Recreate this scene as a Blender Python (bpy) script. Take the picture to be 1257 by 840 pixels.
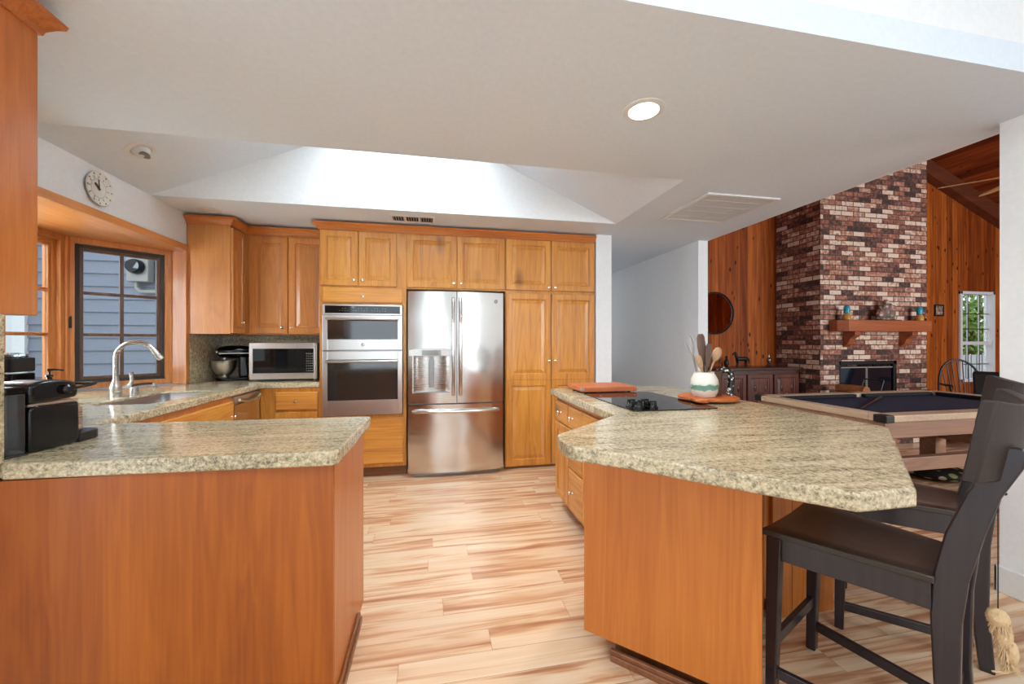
import bpy, bmesh, math, random
from mathutils import Matrix, Vector
PI = math.pi
R = math.radians
for o in list(bpy.data.objects): bpy.data.objects.remove(o)
SC = bpy.context.scene
COL = SC.collection
random.seed(7)

# ------------------------------------------------------------------ camera
cd = bpy.data.cameras.new('camera'); cam = bpy.data.objects.new('camera', cd); COL.objects.link(cam)
cd.sensor_width = 36; cd.lens = 489 / 1257 * 36; cd.clip_start = .02; cd.clip_end = 200
cam.location = (0, 0, 1.3); cam.rotation_euler = (R(90), 0, R(-11.2))
SC.camera = cam
SC.view_settings.view_transform = 'Standard'; SC.view_settings.look = 'None'
SC.view_settings.gamma = 1; SC.view_settings.use_curve_mapping = False
SC.view_settings.exposure = 0.08

# ------------------------------------------------------------------ world and lights
wd = bpy.data.worlds.new('sky'); SC.world = wd; wd.use_nodes = True
bg = wd.node_tree.nodes['Background']; bg.inputs[0].default_value = (.80, .90, 1.0, 1); bg.inputs[1].default_value = 1.6

def area(name, loc, rot, sx, sy, power, col=(1, 1, 1)):
    l = bpy.data.lights.new(name, 'AREA'); l.shape = 'RECTANGLE'; l.size = sx; l.size_y = sy
    l.energy = power; l.color = col
    o = bpy.data.objects.new(name, l); COL.objects.link(o); o.location = loc; o.rotation_euler = rot
    return o
area('daylight_front_window', (-1.35, -3.9, 1.65), (R(90), 0, 0), 1.8, 2.3, 30, (.76, .91, 1))
area('daylight_front_window', (1.8, -3.9, 1.65), (R(90), 0, 0), 1.3, 2.3, 34, (.76, .91, 1))
area('daylight_side_window', (-3.9, -1.2, 1.7), (R(90), 0, R(-90)), 2.6, 2.0, 36, (.76, .91, 1))
area('daylight_kitchen_skylight', (-.2, 3.05, 3.62), (0, 0, 0), 1.05, 1.0, 92, (.76, .91, 1))
area('daylight_bay', (-3.9, 2.9, 2.9), (0, R(-58), 0), 1.4, 1.6, 70, (.76, .91, 1))
area('daylight_bay_low', (-2.86, 2.86, 1.5), (R(90), 0, R(-90)), .55, 1.1, 34, (.76, .91, 1))
area('daylight_living_window', (7.0, -1.35, 1.9), (R(90), 0, R(0)), 3.3, 2.0, 235, (.90, .96, 1))
area('daylight_high_skylight', (.6, -1.0, 3.36), (0, 0, 0), 2.2, 1.6, 58, (.92, .97, 1))
area('hall_fill', (2.4, 6.35, 1.6), (R(-90), 0, 0), .9, 1.6, 2, (.9, .96, 1))  # added fill to brighten the hall

# ------------------------------------------------------------------ materials
def L(r, g, b):
    f = lambda c: (c / 255 / 12.92) if c / 255 <= .04045 else ((c / 255 + .055) / 1.055) ** 2.4
    return (f(r), f(g), f(b), 1)
def newmat(name):
    m = bpy.data.materials.new(name); m.use_nodes = True
    nt = m.node_tree; b = nt.nodes['Principled BSDF']
    return m, nt, b, nt.nodes, nt.links
def plain(name, c, rough=.5, metal=0, spec=.5, coat=0, emit=0, trans=0, ior=1.45, bump=0, bscale=40):
    m, nt, b, N, K = newmat(name)
    b.inputs['Base Color'].default_value = c; b.inputs['Roughness'].default_value = rough
    b.inputs['Metallic'].default_value = metal; b.inputs['Specular IOR Level'].default_value = spec
    b.inputs['Coat Weight'].default_value = coat; b.inputs['Coat Roughness'].default_value = .08
    b.inputs['Transmission Weight'].default_value = trans; b.inputs['IOR'].default_value = ior
    if emit:
        b.inputs['Emission Color'].default_value = c; b.inputs['Emission Strength'].default_value = emit
    tc = N.new('ShaderNodeTexCoord'); no = N.new('ShaderNodeTexNoise'); no.inputs['Scale'].default_value = bscale
    K.new(tc.outputs['Object'], no.inputs['Vector'])
    # slight procedural tone variation everywhere
    if not emit and not trans:
        mx = N.new('ShaderNodeMix'); mx.data_type = 'RGBA'; mx.inputs['A'].default_value = c
        mx.inputs['B'].default_value = (c[0] * .9, c[1] * .9, c[2] * .9, 1)
        K.new(no.outputs['Fac'], mx.inputs['Factor']); K.new(mx.outputs['Result'], b.inputs['Base Color'])
    if bump:
        bp = N.new('ShaderNodeBump'); bp.inputs['Strength'].default_value = bump; bp.inputs['Distance'].default_value = .01
        K.new(no.outputs['Fac'], bp.inputs['Height']); K.new(bp.outputs[0], b.inputs['Normal'])
    return m
def ramp(N, stops):
    r = N.new('ShaderNodeValToRGB'); e = r.color_ramp.elements
    e[0].position, e[0].color = stops[0]; e[1].position, e[1].color = stops[-1]
    for p, c in stops[1:-1]:
        k = e.new(p); k.color = c
    return r
def wood(name, light, mid, dark, axis='z', across=9, rough=.36, coat=.2, knots=0, streak=.55):
    """long fine grain along one axis"""
    m, nt, b, N, K = newmat(name)
    tc = N.new('ShaderNodeTexCoord'); oi = N.new('ShaderNodeObjectInfo')
    ad = N.new('ShaderNodeVectorMath'); ad.operation = 'MULTIPLY_ADD'
    cmb = N.new('ShaderNodeCombineXYZ')
    for i in range(3): K.new(oi.outputs['Random'], cmb.inputs[i])
    ad.inputs[1].default_value = (17, 23, 31)
    K.new(cmb.outputs[0], ad.inputs[0]); K.new(tc.outputs['Object'], ad.inputs[2])
    s = [across] * 3; s['xyz'.index(axis)] = across * .075
    mp = N.new('ShaderNodeMapping'); mp.inputs['Scale'].default_value = s; K.new(ad.outputs[0], mp.inputs['Vector'])
    n1 = N.new('ShaderNodeTexNoise'); n1.inputs['Scale'].default_value = 1.0; n1.inputs['Detail'].default_value = 4; n1.inputs['Distortion'].default_value = .7
    K.new(mp.outputs[0], n1.inputs['Vector'])
    s2 = [across * 14] * 3; s2['xyz'.index(axis)] = across * .5
    mp2 = N.new('ShaderNodeMapping'); mp2.inputs['Scale'].default_value = s2; K.new(ad.outputs[0], mp2.inputs['Vector'])
    n2 = N.new('ShaderNodeTexNoise'); n2.inputs['Scale'].default_value = 1.0; n2.inputs['Detail'].default_value = 3
    K.new(mp2.outputs[0], n2.inputs['Vector'])
    # cathedral lines: fract of noise
    mu = N.new('ShaderNodeMath'); mu.operation = 'MULTIPLY'; mu.inputs[1].default_value = 9; K.new(n1.outputs['Fac'], mu.inputs[0])
    pp = N.new('ShaderNodeMath'); pp.operation = 'PINGPONG'; pp.inputs[1].default_value = .5; K.new(mu.outputs[0], pp.inputs[0])
    ma = N.new('ShaderNodeMath'); ma.operation = 'MULTIPLY_ADD'; ma.inputs[1].default_value = .28; ma.inputs[2].default_value = 0; K.new(pp.outputs[0], ma.inputs[0])
    mb_ = N.new('ShaderNodeMath'); mb_.operation = 'MULTIPLY_ADD'; mb_.inputs[1].default_value = streak; K.new(n1.outputs['Fac'], mb_.inputs[0]); K.new(ma.outputs[0], mb_.inputs[2])
    mc = N.new('ShaderNodeMath'); mc.operation = 'MULTIPLY_ADD'; mc.inputs[1].default_value = .34; K.new(n2.outputs['Fac'], mc.inputs[0]); K.new(mb_.outputs[0], mc.inputs[2])
    rp = ramp(N, [(.28, light), (.52, mid), (.78, dark)]); K.new(mc.outputs[0], rp.inputs[0])
    out = rp.outputs['Color']
    if knots:
        s3 = [knots] * 3; s3['xyz'.index(axis)] = knots * .45
        mp3 = N.new('ShaderNodeMapping'); mp3.inputs['Scale'].default_value = s3; K.new(ad.outputs[0], mp3.inputs['Vector'])
        vo = N.new('ShaderNodeTexVoronoi'); vo.inputs['Scale'].default_value = 1; K.new(mp3.outputs[0], vo.inputs['Vector'])
        kr = ramp(N, [(.05, (.8, .8, .8, 1)), (.17, (0, 0, 0, 1))]); K.new(vo.outputs['Distance'], kr.inputs[0])
        mx = N.new('ShaderNodeMix'); mx.data_type = 'RGBA'; K.new(kr.outputs[0], mx.inputs['Factor'])
        K.new(out, mx.inputs['A']); mx.inputs['B'].default_value = (dark[0] * .35, dark[1] * .3, dark[2] * .3, 1)
        out = mx.outputs['Result']
    K.new(out, b.inputs['Base Color'])
    b.inputs['Roughness'].default_value = rough; b.inputs['Coat Weight'].default_value = coat; b.inputs['Coat Roughness'].default_value = .12
    return m
def plank_wall(name, light, mid, dark, width=.14, horizontal=False, knotty=1):
    """UV: u across boards, v along boards"""
    m, nt, b, N, K = newmat(name)
    uv = N.new('ShaderNodeUVMap'); sp = N.new('ShaderNodeSeparateXYZ'); K.new(uv.outputs[0], sp.inputs[0])
    dv = N.new('ShaderNodeMath'); dv.operation = 'DIVIDE'; dv.inputs[1].default_value = width; K.new(sp.outputs[0], dv.inputs[0])
    fl = N.new('ShaderNodeMath'); fl.operation = 'FLOOR'; K.new(dv.outputs[0], fl.inputs[0])
    fr = N.new('ShaderNodeMath'); fr.operation = 'FRACT'; K.new(dv.outputs[0], fr.inputs[0])
    wn = N.new('ShaderNodeTexWhiteNoise'); wn.noise_dimensions = '1D'; K.new(fl.outputs[0], wn.inputs['W'])
    cb = N.new('ShaderNodeCombineXYZ'); K.new(sp.outputs[0], cb.inputs[0]); K.new(sp.outputs[1], cb.inputs[1])
    m7 = N.new('ShaderNodeMath'); m7.operation = 'MULTIPLY'; m7.inputs[1].default_value = 40; K.new(wn.outputs['Value'], m7.inputs[0]); K.new(m7.outputs[0], cb.inputs[2])
    mp = N.new('ShaderNodeMapping'); mp.inputs['Scale'].default_value = (22, 1.3, 1); K.new(cb.outputs[0], mp.inputs[0])
    no = N.new('ShaderNodeTexNoise'); no.inputs['Scale'].default_value = 1; no.inputs['Detail'].default_value = 5; no.inputs['Distortion'].default_value = .6; K.new(mp.outputs[0], no.inputs['Vector'])
    a = N.new('ShaderNodeMath'); a.operation = 'MULTIPLY_ADD'; a.inputs[1].default_value = .42; K.new(wn.outputs['Value'], a.inputs[0]); K.new(no.outputs['Fac'], a.inputs[2])
    rp = ramp(N, [(.42, light), (.66, mid), (1.0, dark)]); K.new(a.outputs[0], rp.inputs[0])
    mp2 = N.new('ShaderNodeMapping'); mp2.inputs['Scale'].default_value = (9, 4.2, 1); K.new(cb.outputs[0], mp2.inputs[0])
    vo = N.new('ShaderNodeTexVoronoi'); vo.inputs['Scale'].default_value = 1; K.new(mp2.outputs[0], vo.inputs['Vector'])
    kr = ramp(N, [(.09, (knotty,) * 3 + (1,)), (.19, (0, 0, 0, 1))]); K.new(vo.outputs['Distance'], kr.inputs[0])
    mx = N.new('ShaderNodeMix'); mx.data_type = 'RGBA'; K.new(kr.outputs[0], mx.inputs['Factor']); K.new(rp.outputs[0], mx.inputs['A'])
    mx.inputs['B'].default_value = (dark[0] * .25, dark[1] * .2, dark[2] * .2, 1)
    gr = ramp(N, [(.0, (1, 1, 1, 1)), (.06, (0, 0, 0, 1))]); K.new(fr.outputs[0], gr.inputs[0])
    m2 = N.new('ShaderNodeMix'); m2.data_type = 'RGBA'; K.new(gr.outputs[0], m2.inputs['Factor']); K.new(mx.outputs['Result'], m2.inputs['A'])
    m2.inputs['B'].default_value = (dark[0] * .15, dark[1] * .12, dark[2] * .12, 1)
    K.new(m2.outputs['Result'], b.inputs['Base Color'])
    b.inputs['Roughness'].default_value = .6; b.inputs['Specular IOR Level'].default_value = .2
    return m
def floor_mat():
    m, nt, b, N, K = newmat('hickory_floor')
    tc = N.new('ShaderNodeTexCoord')
    br = N.new('ShaderNodeTexBrick'); br.offset = 0; br.squash = 1
    br.inputs['Scale'].default_value = 1; br.inputs['Brick Width'].default_value = 1.22; br.inputs['Row Height'].default_value = .128
    br.inputs['Mortar Size'].default_value = .0010; br.inputs['Mortar Smooth'].default_value = 0
    br.inputs['Color1'].default_value = (0, 0, 0, 1); br.inputs['Color2'].default_value = (1, 1, 1, 1); br.inputs['Mortar'].default_value = (.5, .5, .5, 1)
    sp = N.new('ShaderNodeSeparateXYZ'); K.new(tc.outputs['Object'], sp.inputs[0])
    r0 = N.new('ShaderNodeMath'); r0.operation = 'DIVIDE'; r0.inputs[1].default_value = .128; K.new(sp.outputs[1], r0.inputs[0])
    r1 = N.new('ShaderNodeMath'); r1.operation = 'FLOOR'; K.new(r0.outputs[0], r1.inputs[0])
    wn = N.new('ShaderNodeTexWhiteNoise'); wn.noise_dimensions = '1D'; K.new(r1.outputs[0], wn.inputs['W'])
    r2 = N.new('ShaderNodeMath'); r2.operation = 'MULTIPLY_ADD'; r2.inputs[1].default_value = 1.22; K.new(wn.outputs['Value'], r2.inputs[0]); K.new(sp.outputs[0], r2.inputs[2])
    cv = N.new('ShaderNodeCombineXYZ'); K.new(r2.outputs[0], cv.inputs[0]); K.new(sp.outputs[1], cv.inputs[1]); K.new(cv.outputs[0], br.inputs['Vector'])
    rgb = N.new('ShaderNodeRGBToBW'); K.new(br.outputs['Color'], rgb.inputs[0])
    mz = N.new('ShaderNodeMath'); mz.operation = 'MULTIPLY'; mz.inputs[1].default_value = 61; K.new(rgb.outputs[0], mz.inputs[0])
    cb = N.new('ShaderNodeCombineXYZ'); K.new(sp.outputs[0], cb.inputs[0]); K.new(sp.outputs[1], cb.inputs[1]); K.new(mz.outputs[0], cb.inputs[2])
    mp = N.new('ShaderNodeMapping'); mp.inputs['Scale'].default_value = (1.25, 19, 1); K.new(cb.outputs[0], mp.inputs[0])
    n1 = N.new('ShaderNodeTexNoise'); n1.inputs['Scale'].default_value = 1; n1.inputs['Detail'].default_value = 3; n1.inputs['Distortion'].default_value = .9; K.new(mp.outputs[0], n1.inputs['Vector'])
    mp2 = N.new('ShaderNodeMapping'); mp2.inputs['Scale'].default_value = (5, 110, 1); K.new(cb.outputs[0], mp2.inputs[0])
    n2 = N.new('ShaderNodeTexNoise'); n2.inputs['Scale'].default_value = 1; n2.inputs['Detail'].default_value = 2; K.new(mp2.outputs[0], n2.inputs['Vector'])
    a = N.new('ShaderNodeMath'); a.operation = 'MULTIPLY_ADD'; a.inputs[1].default_value = .10; K.new(rgb.outputs[0], a.inputs[0]); K.new(n1.outputs['Fac'], a.inputs[2])
    a2 = N.new('ShaderNodeMath'); a2.operation = 'MULTIPLY_ADD'; a2.inputs[1].default_value = .10; K.new(n2.outputs['Fac'], a2.inputs[0]); K.new(a.outputs[0], a2.inputs[2])
    rp = ramp(N, [(.36, L(236, 212, 182)), (.57, L(226, 192, 156)), (.66, L(206, 158, 120)), (.74, L(182, 128, 92)), (.86, L(156, 98, 66))])
    K.new(a2.outputs[0], rp.inputs[0])
    mx = N.new('ShaderNodeMix'); mx.data_type = 'RGBA'; K.new(br.outputs['Fac'], mx.inputs['Factor']); K.new(rp.outputs[0], mx.inputs['A'])
    mx.inputs['B'].default_value = L(170, 126, 92); K.new(mx.outputs['Result'], b.inputs['Base Color'])
    b.inputs['Roughness'].default_value = .22; b.inputs['Specular IOR Level'].default_value = .5
    return m
def granite(name='granite'):
    m, nt, b, N, K = newmat(name)
    tc = N.new('ShaderNodeTexCoord')
    n1 = N.new('ShaderNodeTexNoise'); n1.inputs['Scale'].default_value = 75; n1.inputs['Detail'].default_value = 6; n1.inputs['Roughness'].default_value = .75
    K.new(tc.outputs['Object'], n1.inputs['Vector'])
    vo = N.new('ShaderNodeTexVoronoi'); vo.inputs['Scale'].default_value = 190; K.new(tc.outputs['Object'], vo.inputs['Vector'])
    mp = N.new('ShaderNodeMapping'); mp.inputs['Scale'].default_value = (2.2, 16, 16); mp.inputs['Rotation'].default_value = (0, 0, .12); K.new(tc.outputs['Object'], mp.inputs[0])
    n2 = N.new('ShaderNodeTexNoise'); n2.inputs['Scale'].default_value = 1.4; n2.inputs['Detail'].default_value = 6; n2.inputs['Distortion'].default_value = .8; K.new(mp.outputs[0], n2.inputs['Vector'])
    a = N.new('ShaderNodeMath'); a.operation = 'MULTIPLY_ADD'; a.inputs[1].default_value = .42; K.new(n2.outputs['Fac'], a.inputs[0]); K.new(n1.outputs['Fac'], a.inputs[2])
    bw = N.new('ShaderNodeRGBToBW'); K.new(vo.outputs['Color'], bw.inputs[0])
    a2 = N.new('ShaderNodeMath'); a2.operation = 'MULTIPLY_ADD'; a2.inputs[1].default_value = .16; K.new(bw.outputs[0], a2.inputs[0]); K.new(a.outputs[0], a2.inputs[2])
    rp = ramp(N, [(.60, L(108, 100, 82)), (.71, L(158, 145, 116)), (.82, L(192, 176, 143)), (.98, L(220, 205, 176))])
    K.new(a2.outputs[0], rp.inputs[0]); K.new(rp.outputs[0], b.inputs['Base Color'])
    b.inputs['Roughness'].default_value = .13; b.inputs['Specular IOR Level'].default_value = .5
    return m
def brick_mat(name, gain=1.0):
    m, nt, b, N, K = newmat(name)
    uv = N.new('ShaderNodeUVMap')
    br = N.new('ShaderNodeTexBrick'); br.offset = .5
    br.inputs['Scale'].default_value = 1; br.inputs['Brick Width'].default_value = .205; br.inputs['Row Height'].default_value = .070
    br.inputs['Mortar Size'].default_value = .006; br.inputs['Mortar Smooth'].default_value = .1
    br.inputs['Color1'].default_value = (0, 0, 0, 1); br.inputs['Color2'].default_value = (1, 1, 1, 1); br.inputs['Mortar'].default_value = (.5, .5, .5, 1)
    K.new(uv.outputs[0], br.inputs['Vector'])
    bw = N.new('ShaderNodeRGBToBW'); K.new(br.outputs['Color'], bw.inputs[0])
    no = N.new('ShaderNodeTexNoise'); no.inputs['Scale'].default_value = 22; no.inputs['Detail'].default_value = 5; K.new(uv.outputs[0], no.inputs['Vector'])
    a = N.new('ShaderNodeMath'); a.operation = 'MULTIPLY_ADD'; a.inputs[1].default_value = 1.25; a.inputs[2].default_value = -.62; K.new(no.outputs['Fac'], a.inputs[0])
    a2 = N.new('ShaderNodeMath'); a2.operation = 'ADD'; K.new(a.outputs[0], a2.inputs[0]); K.new(bw.outputs[0], a2.inputs[1])
    rp = ramp(N, [(.05, L(66, 50, 46)), (.26, L(118, 78, 66)), (.46, L(160, 104, 84)), (.66, L(186, 142, 120)), (.86, L(224, 200, 180))])
    K.new(a2.outputs[0], rp.inputs[0])
    mx = N.new('ShaderNodeMix'); mx.data_type = 'RGBA'; K.new(br.outputs['Fac'], mx.inputs['Factor']); K.new(rp.outputs[0], mx.inputs['A'])
    mx.inputs['B'].default_value = L(78, 62, 56); K.new(mx.outputs['Result'], b.inputs['Base Color'])
    bp = N.new('ShaderNodeBump'); bp.inputs['Strength'].default_value = .6; bp.inputs['Distance'].default_value = .01; bp.invert = True
    K.new(br.outputs['Fac'], bp.inputs['Height']); K.new(bp.outputs[0], b.inputs['Normal'])
    b.inputs['Roughness'].default_value = .85
    return m
def steel(name, c=(.62, .60, .58, 1), rough=.24, warp=.0):
    m, nt, b, N, K = newmat(name)
    tc = N.new('ShaderNodeTexCoord')
    mp = N.new('ShaderNodeMapping'); mp.inputs['Scale'].default_value = (2, 2, 260); K.new(tc.outputs['Object'], mp.inputs[0])
    no = N.new('ShaderNodeTexNoise'); no.inputs['Scale'].default_value = 1; K.new(mp.outputs[0], no.inputs['Vector'])
    rr = N.new('ShaderNodeMath'); rr.operation = 'MULTIPLY_ADD'; rr.inputs[1].default_value = .10; rr.inputs[2].default_value = rough - .05
    K.new(no.outputs['Fac'], rr.inputs[0]); K.new(rr.outputs[0], b.inputs['Roughness'])
    b.inputs['Base Color'].default_value = c; b.inputs['Metallic'].default_value = 1
    if warp:
        n2 = N.new('ShaderNodeTexNoise'); n2.inputs['Scale'].default_value = 2.6; n2.inputs['Detail'].default_value = 1; K.new(tc.outputs['Object'], n2.inputs['Vector'])
        bp = N.new('ShaderNodeBump'); bp.inputs['Strength'].default_value = warp; bp.inputs['Distance'].default_value = .05
        K.new(n2.outputs['Fac'], bp.inputs['Height']); K.new(bp.outputs[0], b.inputs['Normal'])
    return m
def speckle(name, base, spots, scale=30, thr=.25, rough=.4):
    m, nt, b, N, K = newmat(name)
    tc = N.new('ShaderNodeTexCoord'); vo = N.new('ShaderNodeTexVoronoi'); vo.inputs['Scale'].default_value = scale; K.new(tc.outputs['Object'], vo.inputs['Vector'])
    kr = ramp(N, [(thr, (1, 1, 1, 1)), (thr + .06, (0, 0, 0, 1))]); K.new(vo.outputs['Distance'], kr.inputs[0])
    bw = N.new('ShaderNodeRGBToBW'); K.new(vo.outputs['Color'], bw.inputs[0])
    rp = ramp(N, [(.2 + .6 * i / max(1, len(spots) - 1), s) for i, s in enumerate(spots)] if len(spots) > 1 else [(0, spots[0]), (1, spots[0])])
    K.new(bw.outputs[0], rp.inputs[0])
    mx = N.new('ShaderNodeMix'); mx.data_type = 'RGBA'; K.new(kr.outputs[0], mx.inputs['Factor']); mx.inputs['A'].default_value = base; K.new(rp.outputs[0], mx.inputs['B'])
    K.new(mx.outputs['Result'], b.inputs['Base Color']); b.inputs['Roughness'].default_value = rough
    return m
def crock_mat():
    m, nt, b, N, K = newmat('crock_glaze')
    tc = N.new('ShaderNodeTexCoord'); sp = N.new('ShaderNodeSeparateXYZ'); K.new(tc.outputs['Object'], sp.inputs[0])
    no = N.new('ShaderNodeTexNoise'); no.inputs['Scale'].default_value = 26; K.new(tc.outputs['Object'], no.inputs['Vector'])
    a = N.new('ShaderNodeMath'); a.operation = 'MULTIPLY_ADD'; a.inputs[1].default_value = .035; a.inputs[2].default_value = -.0175; K.new(no.outputs['Fac'], a.inputs[0])
    s = N.new('ShaderNodeMath'); s.operation = 'ADD'; K.new(sp.outputs[2], s.inputs[0]); K.new(a.outputs[0], s.inputs[1])
    d = N.new('ShaderNodeMath'); d.operation = 'DIVIDE'; d.inputs[1].default_value = .16; K.new(s.outputs[0], d.inputs[0])
    rp = ramp(N, [(0, L(214, 208, 194)), (.30, L(214, 208, 194)), (.31, L(120, 158, 142)), (.48, L(98, 140, 122)), (.50, L(204, 206, 192)), (.54, L(226, 222, 210)), (1, L(226, 222, 210))])
    rp.color_ramp.interpolation = 'LINEAR'
    K.new(d.outputs[0], rp.inputs[0]); K.new(rp.outputs[0], b.inputs['Base Color']); b.inputs['Roughness'].default_value = .35
    return m
def siding_mat():
    return plain('blue_grey_siding', L(128, 134, 148), .7, bump=.2)

M_wall = plain('white_wall_paint', L(240, 240, 240), .6)
M_ceil = plain('ceiling_paint', L(227, 234, 242), .7)
M_trim = plain('white_trim_paint', L(228, 227, 224), .35)
M_floor = floor_mat()
M_gran = granite()
M_door = wood('knotty_alder_door', L(218, 156, 72), L(200, 132, 54), L(158, 92, 34), 'z', 7, knots=2.6)
M_doorh = wood('knotty_alder_drawer', L(218, 156, 72), L(200, 132, 54), L(158, 92, 34), 'x', 7, knots=2.6)
M_doory = wood('alder_drawer_along', L(218, 156, 72), L(200, 132, 54), L(158, 92, 34), 'y', 7, knots=2.6)
M_case = wood('cabinet_veneer', L(208, 142, 76), L(196, 126, 62), L(170, 100, 46), 'z', 8)
M_crown = wood('crown_wood', L(206, 128, 60), L(190, 108, 46), L(160, 84, 34), 'x', 8)
M_panel = wood('orange_veneer_panel', L(172, 92, 24), L(152, 76, 18), L(120, 54, 12), 'z', 6, rough=.36, coat=.12, streak=.45)
M_panel2 = wood('honey_veneer_panel', L(204, 124, 52), L(188, 106, 40), L(156, 80, 28), 'z', 6, rough=.36, coat=.12, streak=.45)
M_toe = wood('toe_kick_wood', L(150, 96, 60), L(128, 78, 46), L(96, 56, 32), 'x', 6)
M_win = wood('fir_window_wood', L(206, 140, 82), L(192, 122, 64), L(166, 98, 46), 'z', 9)
M_winy = wood('fir_header_wood', L(206, 140, 82), L(194, 124, 66), L(166, 98, 46), 'y', 6)
M_sash = wood('dark_sash_wood', L(112, 78, 52), L(92, 62, 42), L(66, 44, 30), 'z', 9)
M_sashblk = plain('dark_sash_frame', L(58, 54, 50), .5)
M_steel = steel('brushed_steel', (.64, .61, .58, 1), .30)
M_fridge = steel('fridge_steel', (.64, .61, .58, 1), .20, .25)
M_chrome = steel('satin_nickel', (.52, .50, .47, 1), .28)
M_sink = steel('sink_steel', (.40, .40, .40, 1), .42)
M_dksteel = steel('dark_steel', (.30, .29, .28, 1), .3)
M_knob = steel('knob_nickel', (.75, .66, .56, 1), .2)
M_bglass = plain('black_glass', (.006, .006, .007, 1), .05, spec=.6)
M_oglass = plain('oven_door_glass', (.025, .02, .017, 1), .06, spec=.9)
M_black = plain('black_plastic', (.003, .003, .0035, 1), .13, spec=.5)
M_mblack = plain('matte_black', (.012, .012, .013, 1), .5)
M_dkgap = plain('dark_gap', (.01, .008, .007, 1), .8)
M_white = plain('white_plastic', L(232, 230, 226), .35)
M_grey = plain('grey_plastic', L(150, 148, 145), .4)
M_louv = plain('grille_paint', L(206, 204, 202), .5)
M_smoke = plain('smoked_tank', L(96, 100, 104), .08, trans=.85)
M_esp = wood('espresso_wood', L(46, 36, 40), L(36, 28, 32), L(24, 18, 21), 'z', 6, rough=.34, coat=.25)
M_leather = plain('brown_seat_leather', L(50, 40, 34), .33, coat=.2, bump=.15, bscale=220)
M_backslab = plain('brown_back_leather', L(46, 34, 28), .5, coat=.0, bump=.1, bscale=220)
M_brick = brick_mat('used_brick')
M_pine = plank_wall('pine_boards', L(186, 102, 40), L(158, 78, 26), L(110, 48, 14), .125)
M_pinec = plank_wall('pine_ceiling_boards', L(150, 74, 32), L(122, 54, 22), L(86, 34, 14), .14)
M_beam = wood('beam_wood', L(120, 62, 34), L(98, 48, 26), L(72, 34, 18), 'x', 5, rough=.55, coat=0)
M_mantel = wood('mantel_wood', L(176, 100, 56), L(156, 82, 42), L(120, 58, 30), 'x', 5, rough=.5, coat=.05)
M_ptw = wood('pool_table_wood', L(176, 138, 112), L(156, 118, 94), L(126, 90, 70), 'x', 5, rough=.4, coat=.1)
M_ptr = wood('pool_rail_wood', L(214, 190, 160), L(198, 172, 142), L(176, 148, 120), 'y', 5, rough=.4, coat=.1)
M_felt = plain('navy_felt', L(30, 36, 66), .9)
M_cush = plain('rail_cushion', L(16, 16, 22), .8)
M_side = wood('carved_dark_wood', L(104, 60, 46), L(78, 44, 34), L(46, 26, 20), 'x', 8, rough=.35, coat=.2)
M_sidel = wood('sideboard_panel_wood', L(126, 68, 50), L(94, 50, 38), L(56, 30, 24), 'z', 8, rough=.35, coat=.2)
M_mirror = plain('mirror_glass', (.85, .85, .85, 1), .02, metal=1)
M_glass = plain('window_glass', (1, 1, 1, 1), .0, trans=1, ior=1.02)
M_board = wood('cutting_board_wood', L(204, 122, 74), L(186, 100, 58), L(150, 76, 42), 'x', 10, rough=.45, coat=0)
M_trivet = wood('round_board_wood', L(208, 120, 62), L(190, 100, 48), L(156, 76, 34), 'x', 10, rough=.45, coat=0)
M_crock = crock_mat()
M_spoon = wood('utensil_wood', L(206, 172, 136), L(178, 138, 104), L(140, 100, 72), 'z', 30, rough=.6, coat=0)
M_spoond = wood('dark_utensil_wood', L(120, 92, 74), L(90, 68, 56), L(60, 46, 40), 'z', 30, rough=.6, coat=0)
M_jugb = plain('brown_jug_glaze', L(96, 62, 42), .4)
M_jugdot = speckle('dotted_black_glaze', L(16, 15, 15), [L(230, 225, 215)], 46, .28, .3)
M_cushsp = speckle('spotted_cushion', L(14, 14, 14), [L(210, 120, 50), L(90, 150, 90), L(220, 200, 180)], 11, .3, .8)
M_blue = plain('teal_blue_glaze', L(40, 150, 176), .25)
M_amber = plain('amber_jar', L(196, 140, 60), .3)
M_cream = plain('cream_candle', L(220, 200, 160), .5)
M_fig = speckle('figurine_paint', L(120, 92, 84), [L(170, 120, 110), L(90, 96, 70), L(200, 180, 160)], 24, .5, .6)
M_iron = plain('black_iron', (.01, .01, .01, 1), .45)
M_fbglass = plain('firebox_glass', L(14, 24, 34), .08, spec=.8)
M_fur = plain('tan_fur', L(206, 174, 132), .95, bump=.5, bscale=90)
M_string = plain('black_cord', (.015, .015, .015, 1), .6)
M_leaf = plain('green_leaf', L(120, 150, 70), .6)
M_grass = plain('grass_ground', L(140, 150, 100), .9)
M_siding = siding_mat()
M_whitep = plain('white_exterior_board', L(225, 228, 232), .6)
M_fanw = wood('fan_blade_wood', L(216, 172, 120), L(196, 150, 100), L(166, 120, 76), 'y', 8, rough=.4)
M_lamp = plain('lamp_glow', (1, .95, .86, 1), .5, emit=14)
M_log = wood('log_wood', L(190, 126, 76), L(150, 94, 54), L(96, 60, 38), 'x', 12, rough=.8, coat=0)
M_clock = plain('clock_china', L(232, 228, 218), .3)

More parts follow.
